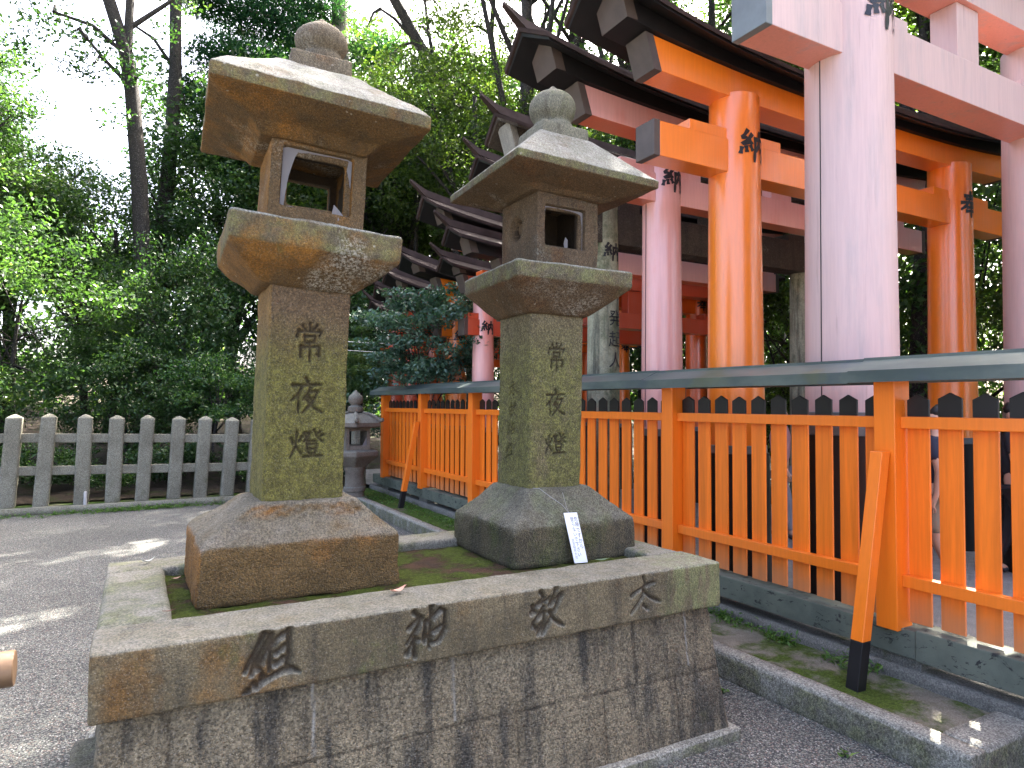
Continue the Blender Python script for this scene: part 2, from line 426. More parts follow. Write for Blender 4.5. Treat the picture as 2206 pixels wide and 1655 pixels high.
# ------------------------------------------------------------------ materials
GREEN = (.115, .125, .035); RUST = (.30, .13, .022)
M = {}
M['cap'] = stone('cap_granite', (.205, .163, .092), (.135, .108, .06), rust=(.26, .135, .035), rust_amt=.22, moss=(.13, .14, .045), moss_amt=.18, streak=.55, white_top=.55, speck=.24, seed=1, pits=.4, patch=(2.2, (.17, .18, .075)))
M['cap_side'] = stone('cap_side_granite', (.27, .25, .20), (.19, .18, .14), moss=(.17, .18, .07), moss_amt=.55, speck=.25, white_top=.2, seed=2)
M['wall'] = stone('wall_granite', (.30, .245, .155), (.205, .162, .10), dark=(.035, .033, .028), streak=.85, speck=.32, gr=110, bump=.8, lichen=.12, mortar=.75, moss=(.12, .12, .045), moss_amt=.08, seed=3, pits=1.0)
M['l_base'] = stone('lantern_base_stone', (.185, .112, .038), (.13, .078, .025), rust=(.38, .165, .03), rust_amt=.22, left_stain_bounce=.9, speck=.26, white_top=.5, bump=.85, seed=4, moss=GREEN, moss_amt=.02, pits=.5)
M['l_pillar'] = stone('lantern_pillar_stone', (.175, .115, .06), (.125, .075, .036), rust=(.38, .205, .05), rust_amt=.0, left_stain_bounce=.75, moss=(.20, .19, .040), moss_amt=1.3, mz=(1.98, 1.66), speck=.28, bump=.7, seed=5, pits=.5)
M['l_head'] = stone('lantern_head_stone', (.15, .084, .026), (.105, .06, .018), rust=(.30, .135, .02), rust_amt=.5, left_stain_bounce=.95, speck=.22, lichen=.55, moss=GREEN, moss_amt=.08, streak=.35, white_top=1.0, fascia=.75, bump=.6, seed=6)
M['l_fire'] = stone('lantern_firebox_stone', (.17, .105, .046), (.12, .076, .032), rust=(.31, .14, .022), rust_amt=.3, left_stain_bounce=1.0, speck=.22, lichen=.3, streak=.3, bump=.6, seed=16)
M['l_finial'] = stone('finial_stone', (.21, .17, .11), (.145, .115, .075), rust=(.22, .11, .04), rust_amt=.3, speck=.24, lichen=.4, bump=.6, seed=17)
M['r_base'] = stone('second_base_stone', (.13, .108, .058), (.085, .071, .04), dark=(.03, .028, .024), moss=(.12, .135, .04), moss_amt=.42, streak=.5, speck=.3, bump=.8, seed=7, white_top=.35)
M['r_pillar'] = stone('second_pillar_stone', (.215, .175, .095), (.165, .13, .07), moss=(.195, .19, .050), moss_amt=.85, mz=(2.06, 1.7), rust=(.16, .09, .04), rust_amt=.12, speck=.34, bump=.65, seed=8, streak=.18)
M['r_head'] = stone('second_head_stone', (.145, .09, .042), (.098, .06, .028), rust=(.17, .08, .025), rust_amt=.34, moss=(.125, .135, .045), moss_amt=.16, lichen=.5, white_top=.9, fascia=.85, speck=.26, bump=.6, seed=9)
M['r_fire'] = stone('second_firebox_stone', (.165, .11, .06), (.11, .072, .04), rust=(.16, .075, .025), rust_amt=.3, moss=(.13, .135, .06), moss_amt=.15, lichen=.55, lic_col=(.33, .35, .29), streak=.35, speck=.24, bump=.6, seed=19)
M['r_finial'] = stone('second_finial_stone', (.22, .205, .145), (.15, .14, .095), moss=(.17, .175, .09), moss_amt=.3, streak=.5, speck=.22, bump=.55, seed=20)
M['small_lantern'] = stone('small_lantern_stone', (.27, .235, .185), (.19, .15, .115), moss=(.17, .18, .09), moss_amt=.15, white_top=.75, speck=.2, bump=.5, seed=10)
M['fence_stone'] = stone('fence_granite', (.30, .285, .215), (.225, .21, .155), moss=(.15, .155, .07), moss_amt=.32, mz=(.62, .25), speck=.26, bump=.5, seed=11, gr=110)
M['kerb'] = stone('kerb_granite', (.40, .39, .33), (.30, .29, .245), moss=(.11, .13, .04), moss_amt=.12, streak=.25, speck=.36, gr=120, bump=.8, seed=12, fascia=.8)
M['plinth'] = stone('plinth_concrete', (.21, .20, .175), (.15, .145, .125), moss=(.10, .12, .04), moss_amt=.25, speck=.25, bump=.5, seed=13)
M['carved_dirt'] = plain('hollow_dark', (.02, .017, .013), .9)
M['paper'] = plain('old_paper', (.17, .16, .163), .9, var=.08)
M['white_board'] = plain('white_sign_board', (.82, .83, .86), .4, var=.01)
M['ink'] = plain('sign_ink', (.03, .03, .035), .6)
M['ink_grey'] = plain('sign_ink_grey', (.22, .22, .24), .6)
M['wire'] = plain('galvanised_wire', (.34, .34, .33), .45, **{'Metallic': .8})
OR = (.86, .185, .007)
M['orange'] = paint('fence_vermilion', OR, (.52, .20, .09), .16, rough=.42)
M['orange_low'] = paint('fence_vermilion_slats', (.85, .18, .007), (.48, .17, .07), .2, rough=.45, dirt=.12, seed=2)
def tips():
    g = G('slat_paint'); z = g.xyz(g.obj)[2]
    n = g.noise(6, 5, .6); fine = g.noise(1, 4, .6, g.scale(50, 50, 3))
    c0 = g.ramp(g.noise(1.0, 1, .5, g.scale(.01, 14, .05)), .3, .7, .86, 1.08)
    c = g.mix(1.0, g.mix(1.0, (.85, .18, .007), c0, 'MULTIPLY'), g.ramp(fine, .3, .7, .92, 1.08), 'MULTIPLY')
    c = g.mix(g.math('MULTIPLY', g.ramp(g.math('ADD', z, g.math('MULTIPLY', n, .16)), .70, .52), .55), c, (.36, .19, .10))
    c = g.mix(g.ramp(z, 1.496, 1.500), c, (.008, .006, .006))
    return g.done(c, .45, g.bump(fine, .06, .003), .5)
M['slat'] = tips()
M['black'] = plain('black_paint', (.007, .006, .006), .55, var=.3)
M['dark_roof'] = plain('dark_copper_roof', (.042, .028, .025), .7, .08, .35, 5)
M['cap_grey'] = plain('grey_end_cap', (.082, .060, .050), .5, var=.15)
M['cap_metal'] = plain('blue_grey_metal_cap', (.13, .145, .145), .4, var=.2, sc=5)
M['char_black'] = plain('lacquer_black', (.014, .014, .018), .35)
def patina():
    g = G('copper_roof_patina'); n = g.noise(1.0, 5, .6, g.scale(3, 1.2, 3)); n2 = g.noise(3, 5, .65)
    c = g.mix(g.ramp(n, .38, .62), (.06, .080, .074), (.115, .138, .118)); c = g.mix(g.math('MULTIPLY', g.ramp(n2, .5, .7), .6), c, (.06, .075, .10))
    c = g.mix(g.math('MULTIPLY', g.ramp(g.noise(2.2, 4), .58, .7), .5), c, (.11, .115, .05))
    return g.done(c, .42, g.bump(g.noise(30, 4), .08, .004), .5, **{'Metallic': .15})
M['patina'] = patina()
def beam():
    g = G('weathered_green_beam'); n = g.noise(3, 6, .65); k = g.noise(1.0, 5, .7, g.scale(9, 9, 22), dist=1.6)
    c = g.mix(g.ramp(n, .35, .65), (.082, .094, .074), (.125, .137, .105)); c = g.mix(g.ramp(k, .57, .63), c, (.025, .026, .025))
    return g.done(c, .7, g.bump(k, .3, .004), .3)
M['beam'] = beam()
# torii liveries: (paint)
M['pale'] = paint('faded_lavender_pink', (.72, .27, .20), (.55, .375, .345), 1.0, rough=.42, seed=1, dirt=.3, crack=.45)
M['t_orange'] = paint('torii_orange', (.86, .20, .010), (.80, .30, .20), .22, rough=.3, seed=2, coat=1.0)  # pink fade partly stands in for sky reflection on the gloss
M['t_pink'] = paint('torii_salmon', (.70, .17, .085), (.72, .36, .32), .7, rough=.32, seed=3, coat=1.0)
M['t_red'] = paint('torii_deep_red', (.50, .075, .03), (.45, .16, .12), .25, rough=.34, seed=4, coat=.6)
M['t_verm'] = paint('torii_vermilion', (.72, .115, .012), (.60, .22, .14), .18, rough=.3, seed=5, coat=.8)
M['old_wood'] = stone('weathered_timber', (.46, .45, .31), (.28, .27, .18), dark=(.03, .03, .025), streak=.8, moss=(.20, .22, .12), moss_amt=.4, speck=.1, bump=.3, seed=6, gr=60)
M['old_beam'] = stone('weathered_beam_timber', (.10, .075, .055), (.06, .045, .035), streak=.5, moss=(.12, .12, .07), moss_amt=.15, lichen=.4, speck=.12, bump=.3, seed=7, gr=60)
M['old_end'] = stone('weathered_end_grain', (.40, .37, .31), (.30, .28, .23), streak=.3, speck=.1, bump=.3, seed=8)
M['bark'] = stone('dark_bark', (.045, .036, .028), (.028, .023, .02), speck=.3, bump=1.0, streak=.5, gr=40, seed=14, moss=(.05, .06, .02), moss_amt=.1)
M['cedar_bark'] = stone('pale_cedar_bark', (.24, .215, .185), (.16, .135, .11), dark=(.06, .05, .04), streak=.9, speck=.2, bump=.9, gr=50, seed=15)
M['leaf_a'] = leafmat('leaf_dark_green', (.022, .050, .017), (.046, .092, .030), (.105, .155, .048), .30, .36)
M['leaf_b'] = leafmat('leaf_mid_green', (.032, .066, .024), (.062, .112, .038), (.13, .175, .06), .40, .40)
M['leaf_c'] = leafmat('leaf_yellow_green', (.028, .048, .012), (.06, .09, .022), (.125, .15, .042), .45, .45)
M['leaf_blue'] = leafmat('leaf_blue_green', (.040, .086, .056), (.072, .136, .092), (.13, .20, .135), .2, .3, .5)
M['leaf_shiny'] = leafmat('leaf_shiny_green', (.03, .072, .025), (.062, .12, .04), (.11, .17, .06), .30, .27)
M['needle'] = leafmat('cedar_needle', (.013, .044, .022), (.022, .064, .028), (.046, .095, .036), .35, .7, .12)
M['grass'] = leafmat('weed_leaf', (.05, .10, .02), (.08, .16, .03), (.14, .22, .05), .35, .45)
M['dry_leaf'] = plain('dry_pink_leaf', (.55, .30, .22), .6)
M['pale_leaf'] = plain('pale_grey_leaf', (.62, .60, .52), .6)
M['green_leaf'] = plain('fallen_green_leaf', (.13, .19, .11), .5)
M['brown_leaf'] = plain('fallen_brown_leaf', (.11, .045, .025), .6)
M['log'] = plain('peeled_log', (.30, .18, .095), .45, var=.25, sc=4)
M['peg'] = plain('grey_peg', (.45, .43, .40), .7)
def gravel():
    g = G('fine_gravel'); big = g.noise(.9, 4, .6)
    w = g.n('ShaderNodeVectorMath', operation='ADD'); g.l(g.obj, w.inputs[0])
    vor = g.vor(135, None, out=1); sp = g.n('ShaderNodeSeparateColor'); g.l(vor, sp.inputs[0])
    d = g.vor(135)
    c = g.mix(g.ramp(sp.outputs[0], .1, .95), (.058, .061, .052), (.215, .222, .195))
    c = g.mix(g.ramp(sp.outputs[1], .90, .97), c, (.42, .41, .37)); c = g.mix(g.math('MULTIPLY', g.ramp(sp.outputs[2], .86, .95), .7), c, (.22, .15, .12))
    c = g.mix(g.ramp(d, .45, .75), c, (.035, .035, .04))
    c = g.mix(1.0, c, g.ramp(big, .3, .7, .84, 1.12), 'MULTIPLY')
    h = g.math('SUBTRACT', g.math('MULTIPLY', g.noise(38, 4, .6), .8), d)
    return g.done(c, .85, g.bump(h, .9, .008), .3)
M['gravel'] = gravel()
def soil(name, a, b, mossc, lo, hi, seed, sc=2.2):
    g = G(name); v = g.n('ShaderNodeVectorMath', operation='ADD'); g.l(g.obj, v.inputs[0]); v.inputs[1].default_value = (seed, seed, seed); vec = v.outputs[0]
    c = g.mix(g.ramp(g.noise(9, 6, .65, vec), .35, .65), a, b)
    m = g.ramp(g.noise(sc, 7, .66, vec), lo, hi)
    mc = g.mix(g.ramp(g.noise(60, 4, .7, vec), .3, .7), mossc, tuple(q * .45 for q in mossc))
    c = g.mix(m, c, mc); c = g.mix(1.0, c, g.ramp(g.noise(150, 3, .7, vec), .25, .75, .7, 1.3), 'MULTIPLY')
    c = g.mix(g.ramp(g.noise(75, 3, .6, vec), .70, .74), c, (.26, .23, .19))
    h = g.math('ADD', g.noise(40, 8, .75, vec), g.math('MULTIPLY', m, .7))
    return g.done(c, .95, g.bump(h, 1.0, .02), .15)
M['moss_bed'] = soil('moss_on_soil', (.085, .048, .03), (.05, .032, .022), (.075, .10, .014), .40, .54, 1, 5)
M['strip'] = soil('strip_earth', (.25, .225, .175), (.175, .16, .125), (.095, .14, .024), .46, .58, 5, 2.3)
M['moss_strip'] = soil('mossy_verge', (.14, .12, .09), (.09, .08, .06), (.07, .125, .022), .34, .48, 9, 1.6)
M['forest'] = soil('forest_floor', (.045, .033, .024), (.025, .019, .014), (.035, .045, .012), .5, .62, 3)
M['path'] = soil('path_paving', (.30, .29, .28), (.24, .235, .23), (.2, .2, .18), .7, .8, 4)

# ------------------------------------------------------------------ camera, light
cam = bpy.data.cameras.new('camera'); co = bpy.data.objects.new('camera', cam); COL.objects.link(co); scene.camera = co
cam.sensor_width = 36; cam.lens = 36 * 1462.4 / 2206; cam.clip_end = 500; cam.clip_start = .05
yaw, pit, rol = R_(29.02), R_(1.78), R_(.218)
fw = Vector((math.sin(yaw) * math.cos(pit), math.cos(yaw) * math.cos(pit), math.sin(pit)))
rt = Vector((math.cos(yaw), -math.sin(yaw), 0)); up = rt.cross(fw)
rt2 = rt * math.cos(rol) + up * math.sin(rol); up2 = up * math.cos(rol) - rt * math.sin(rol)
mw = Matrix((rt2, up2, -fw)).transposed().to_4x4(); mw.translation = (0, 0, 1.55); co.matrix_world = mw
SUN_AZ, SUN_EL = R_(62), R_(50)
w = bpy.data.worlds.new('World'); scene.world = w; w.use_nodes = True
wt = w.node_tree; sky = wt.nodes.new('ShaderNodeTexSky'); sky.sky_type = 'NISHITA'; sky.sun_disc = False
sky.sun_elevation = SUN_EL; sky.sun_rotation = SUN_AZ; sky.dust_density = 7; sky.air_density = .5; sky.ozone_density = .35
bg = wt.nodes['Background']; wt.links.new(sky.outputs[0], bg.inputs[0]); bg.inputs[1].default_value = SKY_STRENGTH
sl = bpy.data.lights.new('sun', 'SUN'); sl.energy = SUN_STRENGTH; sl.angle = R_(.5); sl.color = (1, .95, .86)
so = bpy.data.objects.new('sun', sl); COL.objects.link(so); so.location = (8, 5, 12)
so.rotation_euler = Vector((math.sin(SUN_AZ) * math.cos(SUN_EL), math.cos(SUN_AZ) * math.cos(SUN_EL), math.sin(SUN_EL))).to_track_quat('Z', 'Y').to_euler()
scene.view_settings.view_transform = 'Standard'; scene.view_settings.look = 'None'; scene.view_settings.exposure = EXPOSURE; scene.view_settings.gamma = 1
scene.render.engine = 'CYCLES'
scene.cycles.max_bounces = 7; scene.cycles.diffuse_bounces = 4; scene.cycles.transmission_bounces = 4; scene.cycles.glossy_bounces = 3
scene.cycles.use_denoising = True

# ------------------------------------------------------------------ ground
def sheet(name, x0, x1, y0, y1, z, mat, nx=1, ny=1, zf=None, kind='structure'):
    xs = np.linspace(x0, x1, nx + 1); ys = np.linspace(y0, y1, ny + 1); X, Y = np.meshgrid(xs, ys)
    Z = np.array([[zf(a, b) if zf else z for a in xs] for b in ys])
    V = np.stack([X, Y, Z], -1).reshape(-1, 3); i = np.arange(ny)[:, None] * (nx + 1); k = np.arange(nx)[None, :]
    F = np.stack([i + k, i + k + 1, i + k + nx + 2, i + k + nx + 1], -1).reshape(-1, 4)
    o = link(name, mesh_np(name, V, F), mat, smooth=True); return tag(o, kind=kind)
sheet('gravel_ground', -250, 250, -250, 250, 0, M['gravel'])
def hill(x, y):
    t = max(0, y - 11.9); b = .12 + .07 * t * min(1, t / 3) + .12 * noise.noise(Vector((x * .5, y * .5, 0))) * min(1, t / 2)
    return b
sheet('forest_floor', -40, 3.6, 11.85, 60, 0, M['forest'], 60, 70, hill)
sheet('forest_floor', 8.0, 60, -20, 60, 0, M['forest'], 60, 90, lambda x, y: .14 + .06 * min(12, max(0, x - 9)) + .1 * noise.noise(Vector((x * .4, y * .4, 4))))
sheet('forest_floor', 3.6, 8.0, 14.5, 60, 0, M['forest'], 8, 50, lambda x, y: .13 + .06 * max(0, y - 16))
sheet('stone_path', 3.62, 8.0, -4, 14.5, .14, M['path'], 2, 2)
def strip_z(x, y): return .13 + .012 * noise.noise(Vector((x * 4, y * 4, 1)))
sheet('earth_strip', 3.07, 3.56, 1.70, 5.2, 0, M['strip'], 12, 60, strip_z)
sheet('mossy_verge', 3.07, 3.56, 5.2, 11.3, 0, M['moss_strip'], 12, 90, lambda x, y: strip_z(x, y) + .002)
# kerbs (each run of stones is one kerb)
def long_stone(name, x0, x1, y0, y1, z0, z1, mat, seed, axis='y', res=.03, parent=None, amp=.003):
    if axis == 'y': s = [(y0, x0, x1, z0, z1), (y1, x0, x1, z0, z1)]
    else: s = [(x0, z0, z1, y0, y1), (x1, z0, z1, y0, y1)]
    if axis == 'y':
        V, F, F3 = loft([(a, d, e, b, c) for a, b, c, d, e in s], res, .012, .01); V = V[:, [1, 2, 0]]
    else:
        V, F, F3 = loft([(a, d, e, b, c) for a, b, c, d, e in s], res, .012, .01); V = V[:, [2, 0, 1]]
    me = mesh_np(name, V, F, F3); bm = bmesh.new(); bm.from_mesh(me); bmesh.ops.recalc_face_normals(bm, faces=bm.faces[:]); bm.to_mesh(me); bm.free()
    roughen(me, amp, 9, amp * .4, 48, seed)
    return link(name, me, mat, parent, smooth=True)
long_stone('kerb', 2.95, 3.068, 1.52, 5.0, -.02, .15, M['kerb'], 1)['kind'] = 'structure'
long_stone('kerb', 2.95, 3.068, 5.006, 11.3, -.02, .15, M['kerb'], 2)['kind'] = 'structure'
long_stone('kerb', 3.071, 3.9, 1.52, 1.70, -.02, .15, M['kerb'], 3, 'x')['kind'] = 'structure'
long_stone('kerb', -9, 3.3, 11.47, 11.60, -.02, .10, M['fence_stone'], 4, 'x', .05)['kind'] = 'structure'
sheet('kerb_soil', -9, 3.3, 11.60, 11.9, .085, M['moss_strip'], 60, 3, lambda x, y: .095 + .012 * noise.noise(Vector((x * 3, y * 3, 2))))
long_stone('plinth', 3.50, 3.85, 1.55, 11.3, -.02, .20, M['plinth'], 5, 'y', .04)['kind'] = 'structure'

# ------------------------------------------------------------------ lantern platform
pf = empty('lantern_platform', (1.16, 3.0, 0), label='grey granite platform with carved cap stone carrying the two tall lanterns', cat='stone platform')
cj = [('kumi', .407, .709, .178, .195, .020, 7.2, 'y'), ('kami', .945, .722, .158, .186, .019, 7.4, 'y'), ('kei', 1.463, .722, .168, .182, .017, 6.6, 'y'), ('futo', 1.971, .72, .165, .165, .013, 6.0, 'y')]
stone_block('cap_stone', [(-.105, 2.335, 2.60, .612, .82), (2.42, 2.335, 2.60, .612, .82)], M['cap'], pf, res=.0052, rc=.012, bev=.01, amp=.0035, seed=1, axis='x', carve=cj)
stone_block('cap_stone', [(2.603, .614, .817, -.098, .127), (3.44, .614, .817, -.098, .127)], M['cap_side'], pf, res=.018, amp=.003, seed=2, axis='y')
stone_block('cap_stone', [(2.603, .614, .817, 2.225, 2.415), (3.44, .614, .817, 2.225, 2.415)], M['cap_side'], pf, res=.018, amp=.003, seed=3, axis='y')
stone_block('cap_stone', [(-.098, 3.444, 3.68, .614, .815), (2.415, 3.444, 3.68, .614, .815)], M['cap_side'], pf, res=.02, amp=.003, seed=4, axis='x')
def joints(me):
    n = len(me.vertices); V = np.empty(n * 3, np.float32); me.vertices.foreach_get('co', V); V = V.reshape(-1, 3); N = normals(me)
    A = np.zeros(n, np.float32); f = N[:, 1] < -.5
    up = V[:, 2] > .335; d = abs(V[:, 2] - .335 - .012 * np.sin(V[:, 0] * 2))
    for x in (.11, .55, 1.07, 1.94, 2.24): d = np.minimum(d, np.where(up, abs(V[:, 0] - x), 9))
    for x in (.25, .81, 1.34, 1.76, 2.16): d = np.minimum(d, np.where(~up, abs(V[:, 0] - x), 9))
    dv = np.full(n, 9.0)
    for x in (.55, 1.07, 2.24): dv = np.minimum(dv, np.where(V[:, 2] > .36, abs(V[:, 0] - x), 9))
    g = np.clip(1.3 - d / .0058, 0, 1) * f; gm = np.clip(1.3 - dv / .0045, 0, 1) * f; at = me.attributes.new('mortar', 'FLOAT', 'POINT'); at.data.foreach_set('value', gm.astype(np.float32)); g = g * (1 - gm)
    V[:, 1] += g * .006; me.vertices.foreach_set('co', V.astype(np.float32).ravel()); me.update()
    at = me.attributes.new('carve', 'FLOAT', 'POINT'); at.data.foreach_set('value', (g * .6).astype(np.float32))
stone_block('stone_wall', [(-.02, -.14, 2.468, 2.318, 3.72), (.612, -.07, 2.395, 2.392, 3.62)], M['wall'], pf, res=.0085, rc=.012, bev=.006, amp=.0055, seed=5, post=joints)
stone_block('foot_ledge', [(-.02, -.16, 2.505, 2.285, 3.76), (.05, -.16, 2.505, 2.285, 3.76)], M['kerb'], pf, res=.03, amp=.003, seed=6)
stone_block('side_stone', [(-.02, -.20, -.10, 2.36, 2.80), (.40, -.165, -.08, 2.5, 2.79)], M['r_base'], pf, res=.02, amp=.008, seed=7)
def bed(x, y): return .772 + .012 * noise.noise(Vector((x * 5, y * 5, 7))) + .006 * noise.noise(Vector((x * 22, y * 22, 7)))
mb_ = sheet('moss_bed', .12, 2.235, 2.59, 3.45, 0, M['moss_bed'], 150, 62, bed, None); mb_.parent = pf; mb_.matrix_parent_inverse = wm(pf).inverted()

# ------------------------------------------------------------------ tall lanterns
def fire_profile(cx, cy, h, z0, z1, wx, wz, ix, iz, back):
    """closed tube round the windows: (y, z0,z1, x0,x1)"""
    o = (z0, z1, cx - h, cx + h); inn = (z0 + .05, z1 - .04, cx - h + .055, cx + h - .055)
    s = [(cy + h, *o), (cy - h, *o), (cy - h + .002, wz[0] - .002, wz[1] + .002, wx[0] - .002, wx[1] + .002), (cy - h + .028, *wz, *wx), (cy - h + .03, *iz, *ix), (cy - h + .065, *iz, *ix),
         (cy - h + .067, *inn), (cy + h - .06, *inn)]
    if back: s += [(cy + h - .058, *iz, *ix), (cy + h - .002, *iz, *ix)]
    else: s += [(cy + h - .055, (z0 + z1) / 2 - .01, (z0 + z1) / 2 + .01, cx - .01, cx + .01), (cy + h - .002, (z0 + z1) / 2 - .01, (z0 + z1) / 2 + .01, cx - .01, cx + .01)]
    return s
def darken_inside(me, c=(.685, 3.15), hx=.155, hy=.165):  # colours the firebox interior near black through the carve attribute
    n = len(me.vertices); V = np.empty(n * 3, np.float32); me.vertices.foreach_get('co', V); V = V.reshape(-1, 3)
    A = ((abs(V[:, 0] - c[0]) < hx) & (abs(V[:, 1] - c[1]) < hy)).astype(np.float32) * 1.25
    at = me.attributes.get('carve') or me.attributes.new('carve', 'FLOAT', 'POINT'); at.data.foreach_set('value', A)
def sq(z, cx, cy, hx, hy=None): hy = hy or hx; return (z, cx - hx, cx + hx, cy - hy, cy + hy)
def finial(name, prof, c, mat, parent, seed):
    # dense profile
    P = []
    for (a, b) in zip(prof[:-1], prof[1:]):
        for k in range(4): P.append((a[0] + (b[0] - a[0]) * k / 4, a[1] + (b[1] - a[1]) * k / 4))
    P.append(prof[-1])
    for _ in range(2): P = [P[0]] + [((P[i - 1][0] + 2 * P[i][0] + P[i + 1][0]) / 4, (P[i - 1][1] + 2 * P[i][1] + P[i + 1][1]) / 4) for i in range(1, len(P) - 1)] + [P[-1]]
    me = MB().lathe(P, 36, c).mesh(name); roughen(me, .004, 12, .0015, 60, seed)
    return link(name, me, mat, parent, smooth=True)

LL = empty('tall_stone_lantern', (.62, 3.15, .78), label='orange-stained stone lantern with torn paper window, on the platform end farther from the vermilion fence', cat='stone lantern', group='tall stone lanterns on the platform')
stone_block('base_stone', [(.765, .205, 1.022, 2.825, 3.50), (1.0, .222, 1.012, 2.828, 3.50), (1.075, .33, .93, 2.92, 3.41), (1.145, .425, .845, 2.945, 3.36)], M['l_base'], LL, res=.014, rc=.02, bev=.02, amp=.009, seed=11)
stone_block('pillar', [(1.11, .465, .803, 2.975, 3.33), (2.07, .492, .829, 2.975, 3.33)], M['l_pillar'], LL, res=.0048, rc=.014, bev=.012, amp=.0045, seed=12,
            carve=[('jou', .655, 1.817, .135, .165, .015, 6.4, 'y'), ('yoru', .645, 1.586, .142, .155, .015, 6.4, 'y'), ('akari', .645, 1.38, .145, .128, .013, 5.2, 'y')])
tl = ((.665, 3.15, 2.2), (0, 3.3, -2.2))
stone_block('platform_slab', [(2.045, .47, .85, 2.96, 3.34), (2.075, .435, .885, 2.93, 3.37), (2.125, .365, .955, 2.85, 3.45), (2.185, .315, 1.01, 2.80, 3.50), (2.30, .312, 1.013, 2.80, 3.50)], M['l_head'], LL, res=.016, rc=.016, bev=.014, amp=.006, seed=13, tilt=tl)
tl = ((.68, 3.15, 2.5), (0, 2.9, -2.2))
stone_block('firebox', fire_profile(.685, 3.15, .203, 2.285, 2.71, (.53, .828), (2.385, 2.645), (.56, .80), (2.40, 2.615), True), M['l_fire'], LL, res=.012, post=darken_inside, rc=.012, bev=0, amp=.004, seed=14, axis='y', closed=True, tilt=tl)
def paper(name, x0, x1, z0, z1, y, inner, parent, tilt):
    n = 64; mb = MB(); c, e = tilt; c = Vector(c); E_ = Euler([R_(q) for q in e]).to_matrix(); out = []
    cx, cz = (x0 + x1) / 2, (z0 + z1) / 2
    for yy in (y, y + .0022):
        for rr in range(2):
            for k in range(n):
                a = 2 * math.pi * k / n; d = Vector((math.cos(a), math.sin(a))); s = min((x1 - x0) / 2 / max(abs(d.x), 1e-6), (z1 - z0) / 2 / max(abs(d.y), 1e-6))
                p = Vector((cx + d.x * s, cz + d.y * s))
                if rr:
                    l, r_, b, t = inner((p.y - z0) / (z1 - z0), (p.x - x0) / (x1 - x0))
                    j = .004 * noise.noise(Vector((k * .55, yy * 3, 1)))
                    p = Vector((min(max(p.x, x0 + l + j), x1 - r_ + j), min(max(p.y, z0 + b + j), z1 - t + j)))
                out.append(tuple(E_ @ (Vector((p.x, yy, p.y)) - c) + c))
    F = []
    for k in range(n):
        q = (k + 1) % n
        F += [(k, q, n + q, n + k), (2 * n + k, 3 * n + k, 3 * n + q, 2 * n + q), (n + k, n + q, 3 * n + q, 3 * n + k), (k, 2 * n + k, 2 * n + q, q)]
    mb.add(out, F); return mb.build(name, M['paper'], parent)
paper('paper_pane', .532, .826, 2.387, 2.643, 2.971, lambda v, u: (.018 + .05 * max(0, v - .1) ** 1.6, .022 * max(0, min(1, (v - .5) * 3)) * (1 - max(0, v - .8) * 2), .002, .005 + .03 * max(0, .75 - u) ** 2), LL, tl)
MB().add([(.735, 2.952, 2.385), (.765, 2.948, 2.40), (.79, 2.95, 2.372), (.76, 2.945, 2.352), (.742, 2.944, 2.42), (.75, 2.95, 2.375)], [(0, 3, 5), (3, 2, 1, 5), (5, 1, 4), (0, 5, 4)]).build('paper_scrap', M['paper'], LL)
tl = ((.672, 3.15, 2.75), (0, 3.5, -2.6))
stone_block('roof', [(2.66, .45, .89, 2.93, 3.37), (2.705, .40, .945, 2.88, 3.42), (2.758, .236, 1.113, 2.707, 3.593), (2.812, .236, 1.113, 2.707, 3.593), (2.868, .285, 1.06, 2.765, 3.535), (2.935, .385, .96, 2.865, 3.435), (3.025, .50, .86, 2.98, 3.33)], M['l_head'], LL, res=.013, rc=.010, bev=.005, amp=.006, seed=15, tilt=tl)
stone_block('finial_base', [(3.01, .575, .85, 3.01, 3.29), (3.112, .58, .845, 3.015, 3.285)], M['l_finial'], LL, res=.016, rc=.01, bev=.01, amp=.004, seed=16, tilt=((.7, 3.15, 3.05), (0, 3.0, -6)))
finial('finial', [(.095, 3.09), (.10, 3.135), (.088, 3.162), (.104, 3.18), (.119, 3.205), (.121, 3.235), (.110, 3.265), (.078, 3.292), (.04, 3.305), (.028, 3.315), (.022, 3.328), (.006, 3.34)], (.728, 3.15), M['l_finial'], LL, 17)

RL = empty('tall_stone_lantern', (1.93, 3.15, .78), label='grey-green stone lantern with moon hollow and white warning board, beside the vermilion fence', cat='stone lantern', group='tall stone lanterns on the platform')
stone_block('base_stone', [(.765, 1.563, 2.305, 2.80, 3.50), (.965, 1.572, 2.298, 2.808, 3.495), (1.045, 1.67, 2.20, 2.89, 3.40), (1.125, 1.735, 2.12, 2.955, 3.355)], M['r_base'], RL, res=.014, rc=.022, bev=.022, amp=.008, seed=21)
stone_block('pillar', [(1.095, 1.752, 2.078, 2.985, 3.325), (2.03, 1.762, 2.10, 2.985, 3.325)], M['r_pillar'], RL, res=.0048, rc=.02, bev=.012, amp=.004, seed=22,
            carve=[('jou', 1.925, 1.801, .121, .146, .013, 6.0, 'y'), ('yoru', 1.919, 1.563, .125, .136, .013, 6.0, 'y'), ('akari', 1.917, 1.348, .131, .113, .012, 5.2, 'y'),
                   ('futo', 3.158, 1.636, .085, .085, .008, 5.5, 'x'), ('kei', 3.162, 1.525, .085, .085, .008, 5, 'x'), ('kami', 3.172, 1.421, .085, .085, .008, 5, 'x'), ('kumi', 3.186, 1.304, .085, .09, .008, 5, 'x')])
tl = ((1.95, 3.15, 2.2), (0, 1.0, -3.2))
